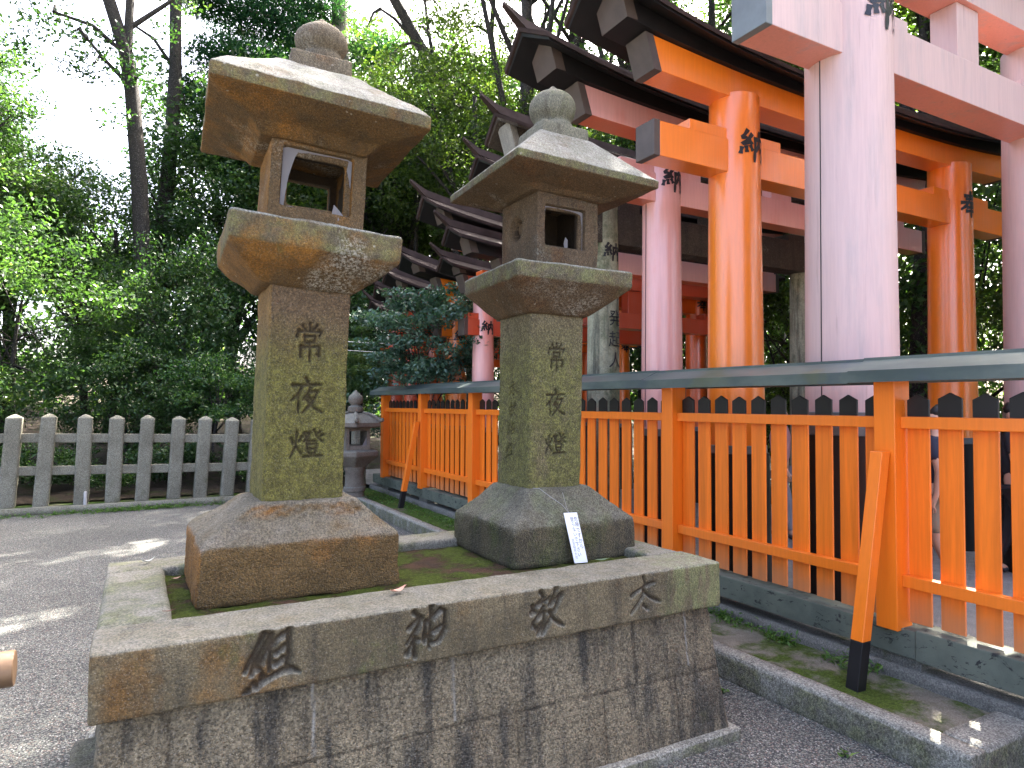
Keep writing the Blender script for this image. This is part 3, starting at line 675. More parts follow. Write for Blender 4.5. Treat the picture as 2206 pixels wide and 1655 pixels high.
stone_block('platform_slab', [(2.02, 1.745, 2.12, 2.965, 3.345), (2.045, 1.725, 2.15, 2.94, 3.37), (2.17, 1.615, 2.288, 2.803, 3.50), (2.255, 1.612, 2.29, 2.803, 3.50)], M['r_head'], RL, res=.015, rc=.014, bev=.012, amp=.005, seed=23, tilt=tl)
def moon(me):
    n = len(me.vertices); V = np.empty(n * 3, np.float32); me.vertices.foreach_get('co', V); V = V.reshape(-1, 3); N = normals(me)
    d = np.hypot(V[:, 1] - 3.185, V[:, 2] - 2.50); f = (V[:, 0] < 1.805)
    g = np.clip((.064 - d) / .007, 0, 1) * f; g2 = np.clip((.036 - np.hypot(V[:, 1] - 3.20, V[:, 2] - 2.51)) / .012, 0, 1) * f
    V[:, 0] += g * .05 - g2 * .012; me.vertices.foreach_set('co', V.astype(np.float32).ravel()); me.update()
    darken_inside(me, (1.977, 3.15), .142, .15)
tl = ((1.975, 3.15, 2.45), (0, .8, 0))
stone_block('firebox', fire_profile(1.977, 3.15, .19, 2.235, 2.685, (1.835, 2.085), (2.375, 2.59), (1.85, 2.06), (2.385, 2.575), False), M['r_fire'], RL, res=.010, rc=.012, bev=0, amp=.004, seed=24, axis='y', closed=True, post=moon, tilt=tl)
paper('paper_pane', 1.837, 2.083, 2.377, 2.588, 2.984, lambda v, u: (.002 + .012 * max(0, v - .7) * 3.3, .002 + .014 * max(0, v - .6) * 2.5, .0015, .003 + .010 * (u - .4) ** 2 * 4), RL, tl)
MB().add([(2.00, 3.03, 2.375), (2.02, 3.03, 2.40), (2.022, 3.032, 2.44), (2.008, 3.034, 2.455), (1.997, 3.034, 2.42)], [(0, 1, 2, 3, 4)]).build('paper_scrap', M['paper'], RL)
tl = ((1.99, 3.16, 2.7), (0, 2.4, -2.2))
stone_block('roof', [(2.645, 1.76, 2.20, 2.94, 3.38), (2.668, 1.73, 2.25, 2.91, 3.42), (2.71, 1.568, 2.408, 2.74, 3.60), (2.75, 1.566, 2.41, 2.738, 3.602), (2.86, 1.69, 2.29, 2.86, 3.47), (2.995, 1.83, 2.15, 3.0, 3.33)], M['r_head'], RL, res=.013, rc=.008, bev=.006, amp=.004, seed=25, tilt=tl)
stone_block('finial_base', [(2.975, 1.845, 2.14, 3.01, 3.31), (3.065, 1.85, 2.135, 3.015, 3.305)], M['r_finial'], RL, res=.016, rc=.01, bev=.01, amp=.003, seed=26, tilt=tl)
finial('finial', [(.125, 3.05), (.12, 3.085), (.098, 3.105), (.10, 3.12), (.122, 3.15), (.131, 3.185), (.127, 3.225), (.105, 3.26), (.065, 3.285), (.035, 3.295), (.027, 3.308), (.008, 3.325)], (2.005, 3.16), M['r_finial'], RL, 27)

# white warning board leaning on the base, with its wire
sg = empty('warning_board', (1.91, 2.76, .79), label='white plastic board with black Japanese writing leaning on the stone lantern base', cat='sign')
B0 = Vector((1.876, 2.752, .784)); B1 = Vector((1.962, 2.745, .782)); T0 = Vector((1.846, 2.803, 1.022))
ux = (B1 - B0); W_ = ux.length; ux.normalize(); uz = (T0 - B0); H_ = uz.length; uz = (uz - ux * uz.dot(ux)).normalized(); sh = (T0 - B0).dot(ux) / H_; un = ux.cross(uz)
Mb = Matrix(((ux.x, un.x, uz.x, B0.x), (ux.y, un.y, uz.y, B0.y), (ux.z, un.z, uz.z, B0.z), (0, 0, 0, 1)))
uz2 = (T0 - B0).normalized(); Mb = Matrix(((ux.x, un.x, uz2.x, B0.x), (ux.y, un.y, uz2.y, B0.y), (ux.z, un.z, uz2.z, B0.z), (0, 0, 0, 1)))
W_ = .074
MB().box(0, W_, 0, .004, 0, H_, Mb, .0012).build('board', M['white_board'], sg)
def board_text(name, txt, x, z, size, mat):
    V, F = font_mesh(txt, size, gap=1.0); mb = MB(); mb.add([Mb @ Vector((x + a * .85, 0.0046, z + b)) for a, b in V], F); return mb.build(name, mat, sg)
board_text('lettering', '危険ですから', W_ * .80, H_ - .034, .0265, M['ink'])
board_text('lettering', '登らないで下さい', W_ * .50, H_ - .034, .0245, M['ink'])
board_text('lettering', '伏見稲荷大社', W_ * .24, H_ - .135, .0165, M['ink_grey'])
tp = Mb @ Vector((W_ * .45, .002, H_ - .006))
MB().tube([(1.77, 2.968, 1.130), (1.80, 2.955, 1.128), (1.84, 2.90, 1.085), (1.87, 2.85, 1.055), tp], .0013, 5).build('wire', M['wire'], sg)
MB().tube([tp, tp + Vector((-.012, .01, .03)), tp + Vector((-.008, .035, .065)), tp + Vector((.002, .07, .098))], .0009, 5).build('wire', M['wire'], sg)

# fallen leaves
def leaf(name, c, L, W, rz, mat, label, curl=.012, tip=(0, 0)):
    n = 8; mb = MB(); V = []
    for top in (0, 1):
        for i in range(n + 1):
            t = i / n; w = W * math.sin(math.pi * min(.98, max(.02, t)) ** .85)
            for s in (-1, 0, 1): V.append((L * (t - .5), s * w / 2, .004 + curl * ((2 * t - 1) ** 2 + (abs(s)) * .35) + top * .0008))
    F = []
    for top in (0, 1):
        b = top * (n + 1) * 3
        for i in range(n):
            for k in range(2):
                q = (b + i * 3 + k, b + i * 3 + k + 1, b + i * 3 + k + 4, b + i * 3 + k + 3); F.append(q if top else q[::-1])
    mb.add(V, F); mb.tube([(L * .5, 0, .004 + curl), (L * .62, .004, .006 + curl)], .0008, 4)
    o = mb.build(name, mat, None, c, (R_(tip[0]), R_(tip[1]), R_(rz)), True); return tag(o, label, 'fallen leaf', 'fallen leaves on the platform')
leaf('fallen_leaf', (.90, 2.525, .826), .085, .03, 28, M['dry_leaf'], 'dry pink leaf on the front cap stone below the orange-stained lantern')
leaf('fallen_leaf', (1.925, 2.60, .822), .07, .026, -8, M['green_leaf'], 'green leaf lying below the white warning board', .004)
leaf('fallen_leaf', (.065, 3.56, .818), .06, .022, 20, M['pale_leaf'], 'whitish curled leaf on the mossy back cap stone', .016)
leaf('fallen_leaf', (.115, 2.68, .82), .04, .012, 5, M['brown_leaf'], 'small dark brown leaf at the inner edge of the side cap stone', .004)
leaf('fallen_leaf', (.17, 3.33, .782), .04, .016, 25, M['dry_leaf'], 'small tan leaf on moss behind the side cap stone', .005)
# ------------------------------------------------------------------ vermilion fence
fe = empty('slatted_fence', (3.55, 4.5, .2), label='vermilion slatted fence with black picket tips under a green copper roof', cat='fence')
py_ = [-1.17, .51, 2.19, 3.87, 5.57, 7.27, 8.91, 10.55]
for i, y in enumerate(py_): MB().box(3.468, 3.60, y - .058, y + .058, .386, 1.70, None, .004).build('post', M['orange'], fe)
for i, (a, b) in enumerate(zip(py_[:-1], py_[1:])):
    a += .059; b -= .059
    MB().box(3.512, 3.5595, a, b, 1.436, 1.497, None, .004).build('rail', M['orange'], fe)
    MB().box(3.512, 3.5595, a, b, .612, .674, None, .004).build('rail', M['orange_low'], fe)
    mb = MB(); n = 10; p = (b - a + .04) / n
    for k in range(n):
        y0 = a + k * p + .0; y1 = y0 + p - .047 + random.uniform(-.004, .004); z0 = .425 + random.uniform(-.004, .004); zt = 1.588 + random.uniform(-.004, .004); dx = random.uniform(-.0015, .0015)
        ring = lambda x: [(x, y0, z0), (x, y1, z0), (x, y1, zt), (x, (y0 + y1) / 2, zt + .03), (x, y0, zt)]
        mb.sweep([ring(3.562 + dx), ring(3.576 + dx)])
    mb.build('slat_panel', M['slat'], fe, bevel=.002)
def roofsec(y): return [(3.385, y, 1.735), (3.532, y, 1.797), (3.532, y, 1.812), (3.568, y, 1.812), (3.568, y, 1.797), (3.715, y, 1.735), (3.715, y, 1.672), (3.70, y, 1.672), (3.55, y, 1.725), (3.40, y, 1.672), (3.385, y, 1.672)]
ys = [-1.4, .62, .624, 2.34, 2.344, 4.06, 4.064, 5.8, 5.804, 7.5, 7.504, 9.2, 9.204, 10.95]
rf = MB(); rings = []
for i, y in enumerate(ys): rings.append([(x + (0 if i % 2 else .0), yy, z + (.005 if (i // 2) % 2 else 0) + .0035 * max(0, y - 2)) for x, yy, z in roofsec(y)])
rf.sweep(rings).build('roof_cover', M['patina'], fe)
MB().box(3.50, 3.66, 2.06, 11.1, .258, .400, None, .006).build('base_beam', M['beam'], fe)
MB().box(3.492, 3.66, -1.5, 2.056, .255, .412, None, .006).build('base_beam', M['beam'], fe)
for y in py_: MB().box(3.53, 3.70, y - .14, y + .14, .197, .254, None, .004).build('support_block', M['plinth'], fe)
for y in (2.19, 8.91):
    a = Vector((3.43, y, 1.315)); b = Vector((3.20, y, .11)); d = (b - a).normalized(); f = a + (b - a) * .79
    def br(p, q):
        s = .034; e = []
        for c, hz in ((p, None), (q, None)):
            e.append([(c.x - s, y - s, c.z), (c.x + s, y - s, c.z), (c.x + s, y + s, c.z), (c.x - s, y + s, c.z)])
        return MB().sweep(e)
    o = br(a, f).build('brace', M['orange'], fe, bevel=.003); br(f + d * .0005, b).build('brace_foot', M['black'], o, bevel=.003)

# ------------------------------------------------------------------ torii
SL = .32
def torii(y, r, pm, lm, label, xl=4.2, xr=7.3, zn=(3.385, 3.645), tn=.20, ovn=.93, zs=3.965, sh=.20, ts=.22, ovs=.95, xe=2.78, ez=4.44, sori=.25, hw=.35, sleeve=1.18, ch=.27, cz=3.575, roofm=None, endm=None, old=False, group='torii gates beyond the fence', band=.06, seam=False, tap=.17, chm=None, chars=('osame', 'tate')):
    xm = (xl + xr) / 2; half = xm - xe; roofm = roofm or M['dark_roof']; endm = endm or M['cap_grey']; chm = chm or M['char_black']
    root = empty('torii_gate', (xm, y, .14), label=label, cat='torii gate', group=group)
    cv = lambda x, k: k * abs((x - xm) / half) ** 2.5
    for s, xc in ((-1, xl), (1, xr)):
        n = 40; P = []
        z0, z1 = .13, zs + cv(xc, sori * .35) + .03
        rad = lambda z: r * (1.05 - tap * (z - .14) / (z1 - .14))
        P = [(rad(z), z) for z in np.linspace(z0, z1, 14)]
        p = MB().lathe(P, n, (xc, y)).build('pillar', pm, root, smooth=True)
        if not old:
            MB().lathe([(rad(.13) + .03, .135), (rad(sleeve) + .028, sleeve - .0), (rad(sleeve) + .012, sleeve + .004)], n, (xc, y)).build('base_sleeve', M['black'], p, smooth=True)
            MB().lathe([(rad(sleeve) + .012, sleeve + .005), (rad(sleeve) + .011, sleeve + band), (rad(sleeve), sleeve + band + .004)], n, (xc, y)).build('metal_band', M['cap_metal'], p, smooth=True)
        rc_ = rad(cz)
        mf = lambda u, v, l, xc=xc, rc_=rc_: (xc + (rc_ + .003 + l) * math.sin(u / rc_), y - (rc_ + .003 + l) * math.cos(u / rc_), cz + v)
        if ch: painted('lettering', chars[0] if s < 0 else chars[1], ch, mf, chm, p, 6.0)
        if seam and s < 0:
            a = R_(-93); q = [(xc + (rad(z) + .0015) * math.sin(a), y - (rad(z) + .0015) * math.cos(a), z) for z in np.linspace(sleeve + band + .02, z1 - .02, 12)]
            MB().tube(q, .0035, 5).build('seam', M['black'], p)
    # tie beam with wedges and end caps
    x0, x1 = xl - ovn, xr + ovn
    nb = MB().box(x0 + .06, x1 - .06, y - tn / 2, y + tn / 2, zn[0], zn[1], None, .006).build('tie_beam', lm, root)
    for a, b in ((x0, x0 + .059), (x1 - .059, x1)): MB().box(a, b, y - tn / 2 - .004, y + tn / 2 + .004, zn[0] - .004, zn[1] + .004, None, .006).build('end_cap', endm, nb)
    rr = r * .92
    wg = min(.36, ovn - rr - .07)
    for a, b in ((xl - rr - wg, xl - rr + .05), (xl + rr - .05, xl + rr + .24), (xr - rr - .24, xr - rr + .05), (xr + rr - .05, xr + rr + wg)):
        MB().box(a, b, y - tn / 2 + .012, y + tn / 2 - .012, zn[1] + .001, zn[1] + .085, None, .005).build('wedge', lm, root)
    MB().box(xm - .15, xm + .15, y - tn / 2 + .03, y + tn / 2 - .03, zn[1] + .001, zs - .002, None, .006).build('centre_strut', lm, root)
    # lower lintel
    def run(xa, xb, prof, slant, zr, n=30):
        R = []
        for i in range(n + 1):
            t = i / n; x = xa + (xb - xa) * t; pr = prof(x); e = abs(2 * t - 1) ** 10 * (1 if t > .5 else -1)
            R.append([(x + e * slant * (z - zr), yy, z) for yy, z in pr])
        return R
    zb = lambda x: zs + cv(x, sori * .30); zt = lambda x: zs + sh + cv(x, sori * .62)
    xa, xb = xl - ovs, xr + ovs
    rect = lambda t, g=0: (lambda x: [(y - t / 2 - g, zb(x) - g), (y + t / 2 + g, zb(x) - g), (y + t / 2 + g, zt(x) + g * .2), (y - t / 2 - g, zt(x) + g * .2)])
    li = MB().sweep(run(xa + .07, xb - .07, rect(ts), SL, zs + .1)).build('lower_lintel', lm, root, bevel=.004)
    for a, b in ((xa, xa + .0699), (xb - .0699, xb)):
        Rg = [[(x + (SL * (z - zs - .1) * (1 if x > xm else -1)), yy, z) for yy, z in rect(ts, .004)(x)] for x in (a, b)]
        MB().sweep(Rg).build('end_cap', endm, li)
    # upper lintel: five-sided beam under a curved gabled cover
    ec = ez - sori; pk = .19 * hw / .35
    zu = lambda x: ec + cv(x, sori); bw = min(.15, hw * .42)
    pent = lambda x: [(y - bw, zt(x) + .002), (y + bw, zt(x) + .002), (y + bw, zu(x) + .05), (y, zu(x) + pk - .045), (y - bw, zu(x) + .05)]
    ub = MB().sweep(run(xe + .17, 2 * xm - xe - .17, pent, SL, ez)).build('upper_lintel', M['black'] if not old else M['old_beam'], root)
    for sx in (-1, 1):
        x = xm + sx * (half - .17); Rg = [[(x + sx * (d + SL * (z - ez)), yy, z) for yy, z in [(y + (q[0] - y) * 1.02, q[1]) for q in pent(x)]] for d in (-.09, .003)]
        MB().sweep(Rg).build('end_cap', endm, ub)
    gab = lambda o, th: (lambda x: [(y - hw + o, zu(x) + o * .4), (y, zu(x) + pk), (y + hw - o, zu(x) + o * .4), (y + hw - o, zu(x) - th + o * .4), (y, zu(x) + pk - th), (y - hw + o, zu(x) - th + o * .4)])
    rf = MB().sweep(run(xe, 2 * xm - xe, gab(0, .035), SL, ez)).build('roof_cover', roofm, root)
    sof = lambda x: [(y - hw + .02, zu(x) - .018), (y, zu(x) + pk - .037), (y + hw - .02, zu(x) - .018), (y + hw - .02, zu(x) - .045), (y, zu(x) + pk - .065), (y - hw + .02, zu(x) - .045)]
    MB().sweep(run(xe + .02, 2 * xm - xe - .02, sof, SL, ez)).build('soffit', M['black'] if not old else M['old_beam'], root)
    rg = MB(); R = []
    for i in range(33):
        t = i / 32; x = xe - .20 + (2 * half + .40) * t; o = max(0, abs(x - xm) - half) / .2; z = zu(x) + pk + .015 + .09 * o * o; wd = .05 * (1 - .5 * o); hh = .05 * (1 - .65 * o)
        R.append([(x, y - wd, z - .01 - .03 * (1 - o)), (x, y + wd, z - .01 - .03 * (1 - o)), (x, y + wd * .6, z + hh), (x, y - wd * .6, z + hh)])
    rg.sweep(R).build('ridge_cap', roofm, rf)
    return root
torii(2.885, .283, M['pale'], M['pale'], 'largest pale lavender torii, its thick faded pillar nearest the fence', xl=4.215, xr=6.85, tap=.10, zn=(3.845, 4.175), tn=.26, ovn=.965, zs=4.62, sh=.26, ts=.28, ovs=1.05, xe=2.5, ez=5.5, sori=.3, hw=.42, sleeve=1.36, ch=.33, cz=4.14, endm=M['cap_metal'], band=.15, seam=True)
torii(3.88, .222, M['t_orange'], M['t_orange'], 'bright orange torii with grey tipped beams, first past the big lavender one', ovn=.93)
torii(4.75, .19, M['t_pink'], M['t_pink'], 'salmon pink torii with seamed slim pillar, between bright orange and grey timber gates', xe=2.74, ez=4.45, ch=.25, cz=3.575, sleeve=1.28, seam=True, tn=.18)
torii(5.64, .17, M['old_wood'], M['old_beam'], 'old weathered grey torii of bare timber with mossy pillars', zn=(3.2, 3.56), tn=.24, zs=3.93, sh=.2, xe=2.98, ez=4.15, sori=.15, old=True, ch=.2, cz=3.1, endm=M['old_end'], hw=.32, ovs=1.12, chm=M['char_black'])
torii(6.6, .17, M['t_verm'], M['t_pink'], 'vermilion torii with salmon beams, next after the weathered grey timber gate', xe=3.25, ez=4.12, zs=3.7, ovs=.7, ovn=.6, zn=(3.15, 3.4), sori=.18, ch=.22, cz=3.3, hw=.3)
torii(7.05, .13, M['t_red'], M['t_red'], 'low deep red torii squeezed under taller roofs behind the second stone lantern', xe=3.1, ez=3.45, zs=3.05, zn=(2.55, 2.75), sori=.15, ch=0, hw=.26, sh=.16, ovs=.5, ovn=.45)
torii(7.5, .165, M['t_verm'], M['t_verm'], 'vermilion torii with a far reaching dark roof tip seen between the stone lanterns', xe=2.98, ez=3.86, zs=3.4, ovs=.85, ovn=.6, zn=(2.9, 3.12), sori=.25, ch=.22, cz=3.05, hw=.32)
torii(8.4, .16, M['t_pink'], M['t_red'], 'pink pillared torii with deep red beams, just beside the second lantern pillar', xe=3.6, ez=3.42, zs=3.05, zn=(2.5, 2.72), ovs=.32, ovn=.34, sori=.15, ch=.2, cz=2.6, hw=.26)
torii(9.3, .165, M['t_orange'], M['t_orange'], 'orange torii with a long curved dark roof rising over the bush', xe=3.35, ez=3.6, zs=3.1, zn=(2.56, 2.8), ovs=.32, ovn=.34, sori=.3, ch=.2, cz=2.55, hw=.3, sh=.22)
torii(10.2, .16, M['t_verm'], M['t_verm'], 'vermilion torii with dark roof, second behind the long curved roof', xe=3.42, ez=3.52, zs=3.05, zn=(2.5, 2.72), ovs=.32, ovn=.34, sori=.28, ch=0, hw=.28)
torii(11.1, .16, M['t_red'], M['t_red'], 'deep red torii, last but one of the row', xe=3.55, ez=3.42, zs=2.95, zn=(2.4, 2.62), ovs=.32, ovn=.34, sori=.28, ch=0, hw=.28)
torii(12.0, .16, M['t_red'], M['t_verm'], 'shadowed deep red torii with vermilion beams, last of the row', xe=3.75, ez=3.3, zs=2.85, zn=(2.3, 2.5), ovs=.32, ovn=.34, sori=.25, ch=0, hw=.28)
# inscription of the donors on the weathered pillar
def pillar_text(txt, xc, yc, rad, z, size, mat, parent):
    V, F = font_mesh(txt, size, gap=1.25); mb = MB()
    mb.add([(xc + (rad + .003) * math.sin(a / rad + .15), yc - (rad + .003) * math.cos(a / rad + .15), z + b) for a, b in V], F); return mb.build('lettering', mat, parent)
tz = [o for o in COL.objects if o.name.startswith('torii_gate') and abs(o.location.y - 5.64) < .01][0]
pillar_text('発起人', 4.2, 5.64, .173, 2.42, .17, M['char_black'], tz)
# ------------------------------------------------------------------ small lantern, stone fence, odds and ends
sm = empty('small_stone_lantern', (2.96, 10.3, 0), label='small six-sided stone lantern with onion top standing by the far end of the vermilion fence', cat='stone lantern')
def hexa(prof, rot=0, n=6):
    mb = MB(); R = []
    for r, z in prof: R.append([(2.96 + r * math.cos(rot + 2 * math.pi * k / n), 10.3 + r * math.sin(rot + 2 * math.pi * k / n), z) for k in range(n)])
    return mb.sweep(R)
hexa([(.30, 0), (.30, .10), (.20, .14)], .3).build('base_stone', M['small_lantern'], sm, bevel=.015)
MB().lathe([(.15, .13), (.145, .22), (.165, .235), (.165, .285), (.145, .30), (.14, .52), (.16, .56), (.16, .60)], 24, (2.96, 10.3)).build('pillar', M['small_lantern'], sm, smooth=True)
hexa([(.17, .595), (.30, .70), (.385, .77), (.39, .845), (.30, .86)], .3).build('platform_slab', M['small_lantern'], sm, bevel=.015)
fb = MB()
cx, cy, h = 2.96, 10.3, .185
for a, b, c, d in ((cx - h, cx - h + .05, cy - h, cy + h), (cx + h - .05, cx + h, cy - h, cy + h)): fb.box(a, b, c, d, .858, 1.22, None, .006)
for y0 in (cy - h + .002, cy + h - .042):
    fb.box(cx - h + .051, cx + h - .051, y0, y0 + .04, .859, .93); fb.box(cx - h + .051, cx + h - .051, y0, y0 + .04, 1.15, 1.219)
fb.build('firebox', M['small_lantern'], sm)
MB().add([(cx + .07, cy - .17, .93), (cx + .133, cy - .17, .93), (cx + .133, cy - .17, 1.06), (cx + .07, cy - .168, .93), (cx + .133, cy - .168, .93), (cx + .133, cy - .168, 1.06)], [(0, 1, 2), (5, 4, 3), (0, 2, 5, 3)]).build('paper_pane', M['paper'], sm)
rf = hexa([(.24, 1.19), (.40, 1.205), (.42, 1.22), (.42, 1.275), (.35, 1.33), (.25, 1.385), (.12, 1.42), (.09, 1.425)], .3)
for k in range(6):
    a = .3 + 2 * math.pi * k / 6; u = lambda r, z: (2.96 + r * math.cos(a), 10.3 + r * math.sin(a), z)
    rf.tube([u(.13, 1.425), u(.25, 1.40), u(.35, 1.345), u(.42, 1.30), u(.455, 1.315), u(.45, 1.345)], [.022, .026, .03, .036, .034, .022], 6)
rf.build('roof', M['small_lantern'], sm, bevel=.008)
P = [(.09, 1.42), (.115, 1.44), (.122, 1.48), (.11, 1.515), (.072, 1.535), (.07, 1.55), (.10, 1.58), (.115, 1.63), (.10, 1.68), (.055, 1.72), (.02, 1.755), (.005, 1.775)]
MB().lathe(P, 24, (2.965, 10.3)).build('finial', M['small_lantern'], sm, smooth=True)

sf = empty('stone_fence', (0, 11.72, .09), label='low grey granite fence of pointed posts and two rails before the dark wood', cat='fence')
tops = [-2.28, -1.872, -1.472, -1.067, -.628, -.229, .174, .599, .974, 1.369, 1.75, 2.12, 2.5, 2.9]
for i, x in enumerate(tops):
    ln = random.uniform(.03, .075); zt = 1.37 - .03 * min(6, max(-3, x / .4 - 1)) * .35 + random.uniform(-.008, .008); w_ = .098 + random.uniform(-.004, .004)
    if abs(x + 1.067) < .01: ln = .085
    stone_block('post', [(.02, x - ln - w_, x - ln + w_, 11.62, 11.80), (zt - .055, x - w_, x + w_, 11.62, 11.80), (zt - .004, x - .018, x + .018, 11.69, 11.73)], M['fence_stone'], sf, res=.035, rc=.012, bev=.012, amp=.004, seed=40 + i)
for z, dz in ((.995, -.055), (.53, -.045)):
    MB().sweep([[(xx, 11.665, z + dd), (xx, 11.75, z + dd), (xx, 11.75, z + dd + .128), (xx, 11.665, z + dd + .128)] for xx, dd in ((-2.9, .01), (-1.2, 0), (1.2, dz), (3.0, dz - .02))]).build('rail', M['fence_stone'], sf, bevel=.01)
o = stone_block('stone_post', [(.0, 3.20, 3.44, 11.25, 11.45), (1.28, 3.22, 3.42, 11.26, 11.44), (1.34, 3.30, 3.34, 11.33, 11.37)], M['fence_stone'], None, res=.04, amp=.006, seed=60)
tag(o, 'mossy stone post behind the small onion-topped lantern', 'stone post')

lr = empty('log_rail', (-.7, 3.36, 0), label='peeled round log rail reaching in over the gravel beyond the platform', cat='rail')
MB().tube([(-2.6, 3.32, .50), (-1.6, 3.33, .50), (-.402, 3.34, .50), (-.398, 3.34, .50)], [.072, .071, .069, .066], 28).build('rail', M['log'], lr, smooth=True)
for x in (-1.1, -2.2): MB().tube([(x, 3.33, -.02), (x, 3.33, .44)], .05, 18).build('post', M['log'], lr, smooth=True)
o = MB().tube([(-.60, 11.52, .09), (-.60, 11.52, .27), (-.60, 11.52, .29)], [.022, .022, .014], 10).build('marker_peg', M['peg'], None, smooth=True); tag(o, 'short grey peg at the foot of the stone fence', 'peg')
def cable(name, a, b, sag, r, mat, label, cat='cable'):
    a = Vector(a); b = Vector(b); pts = [a.lerp(b, t / 16) - Vector((0, 0, sag * 4 * (t / 16) * (1 - t / 16))) for t in range(17)]
    return tag(MB().tube(pts, r, 6).build(name, mat, None, smooth=True), label, cat)
cable('rope', (8.6, 9.6, 2.15), (8.9, 2.0, 2.35), .12, .014, M['log'], 'brown rope strung between trees behind the torii pillars', 'rope')
cable('wire', (2.2, 12.4, 2.78), (4.02, 10.9, 2.58), .04, .009, M['wire'], 'pale wire running from the wood to the bush')
cable('wire', (2.2, 12.4, 2.60), (4.02, 10.9, 2.42), .02, .006, M['wire'], 'thin lower wire under the pale one by the bush')

# ------------------------------------------------------------------ people walking inside the gates, glimpsed between the slats
SKIN = plain('skin', (.50, .29, .20), .5, var=.05); HAIR = plain('black_hair', (.012, .010, .009), .45); SHOE = plain('dark_shoe', (.03, .03, .035), .5)
def skinned(name, V, E, R, mat, parent, lvl=1):
    me = bpy.data.meshes.new(name); me.from_pydata(V, E, []); o = bpy.data.objects.new(name, me); COL.objects.link(o)
    o.modifiers.new('s', 'SKIN'); sv = me.skin_vertices[0].data
    for i, r in enumerate(R): sv[i].radius = (r, r) if not hasattr(r, '__len__') else r
    sv[0].use_root = True
    s = o.modifiers.new('b', 'SUBSURF'); s.levels = lvl
    dg = bpy.context.evaluated_depsgraph_get(); m2 = bpy.data.meshes.new_from_object(o.evaluated_get(dg)); bpy.data.objects.remove(o); bpy.data.meshes.remove(me)
    return m2
def person(loc, rz, H, shirt, short, label, longp=False):
    k = H / 1.7; p = empty('person', (0, 0, 0), label=label, cat='person'); V = []; E = []; R = []
    def v(x, y, z, r, par=None):
        V.append((x * k, y * k, z * k)); R.append(tuple(q * k for q in r) if hasattr(r, '__len__') else r * k)
        if par is not None: E.append((par, len(V) - 1))
        return len(V) - 1
    pel = v(0, 0, .93, (.15, .11)); wa = v(0, .01, 1.10, (.13, .095), pel); chs = v(0, .0, 1.30, (.155, .105), wa); nk0 = v(0, -.01, 1.43, (.07, .06), chs); nk = v(0, -.005, 1.49, .05, nk0)
    j = v(0, .015, 1.545, (.062, .07), nk); hd = v(0, .012, 1.61, (.076, .092), j); tp = v(0, .0, 1.675, (.06, .07), hd)
    nose = v(0, .105, 1.60, .012, hd); 
    for s in (-1, 1): v(s * .083, -.005, 1.60, .013, hd)
    wr = []
    for s in (-1, 1):
        sh_ = v(s * .17, 0, 1.40, .055, chs); el = v(s * .225, -.02 + .05 * s, 1.13, .04, sh_); w_ = v(s * .24, .06 + .10 * s, .90, .026, el); pm = v(s * .243, .085 + .10 * s, .84, (.028, .018), w_)
        for q in range(4):
            f0 = v(s * .243, .062 + .10 * s + q * .017, .79, .0085, pm); v(s * .232, .066 + .10 * s + q * .018, .745 + abs(q - 1.4) * .006, .0075, f0)
        t0 = v(s * .235, .125 + .10 * s, .825, .0095, pm); v(s * .228, .14 + .10 * s, .785, .008, t0)
        st = .14 * s
        hp = v(s * .085, 0, .88, .085, pel); kn = v(s * .095, .05 + st * .5, .49, .055, hp); an = v(s * .095, -.02 + st * 1.2, .09, .038, kn); v(s * .10, .10 + st * 1.2, .035, .035, an)
    me = skinned('body', V, E, R, SKIN, p); b = link('body', me, SKIN, p, smooth=True)
    def cloth(name, items, mat):
        VV = []; EE = []; RR = []
        for pt, r, par in items:
            VV.append(tuple(c * k for c in pt)); RR.append(tuple(q * k for q in r) if hasattr(r, '__len__') else r * k)
            if par is not None: EE.append((par, len(VV) - 1))
        return link(name, skinned(name, VV, EE, RR, mat, p), mat, p, smooth=True)
    it = [((0, 0, 1.30), (.172, .12), None), ((0, .01, 1.10), (.155, .115), 0), ((0, 0, .92), (.165, .125), 1), ((0, -.01, 1.425), (.10, .08), 0)]
    for s in (-1, 1): it += [((s * .175, 0, 1.395), .068, 0), ((s * .212, -.012 + .03 * s, 1.21), .062, len(it))]
    cloth('shirt', it, shirt)
    it = [((0, 0, .95), (.165, .12), None)]
    for s in (-1, 1):
        st = .14 * s; b0 = len(it); it += [((s * .088, 0, .85), .10, 0), ((s * .096, .045 + st * .45, .53), .082, b0)]
        if longp: it += [((s * .096, -.02 + st * 1.2, .10), .06, b0 + 1)]
    cloth('trousers', it, short)
    it = [((0, -.03, 1.60), (.09, .085), None), ((0, -.012, 1.68), (.078, .085), 0), ((0, .02, 1.70), (.07, .07), 1)]; cloth('hair', it, HAIR)
    for s in (-1, 1):
        st = .14 * s * 1.2; cloth('shoe', [((s * .097, -.05 + st, .045), (.042, .045), None), ((s * .10, .11 + st, .035), (.042, .035), 0)], SHOE)
    p.location = loc; p.rotation_euler = (0, 0, R_(rz)); return p
NAVY = plain('navy_cloth', (.022, .024, .045), .85); KHAKI = plain('khaki_cloth', (.30, .24, .17), .85); DARK = plain('dark_cloth', (.02, .02, .024), .85); PINK = plain('pink_cloth', (.50, .25, .25), .85); GREY = plain('grey_cloth', (.22, .22, .24), .85)
person((5.35, 2.98, .142), 20, 1.40, NAVY, KHAKI, 'person in navy shirt and khaki shorts walking inside the gates behind the near slats')
person((6.45, 2.95, .142), -160, 1.42, DARK, DARK, 'person in black shirt and trousers walking behind the one in khaki shorts', True)
person((6.1, 5.02, .142), 200, 1.40, PINK, GREY, 'person in pink shirt walking deeper inside, past the bright orange pillar', True)

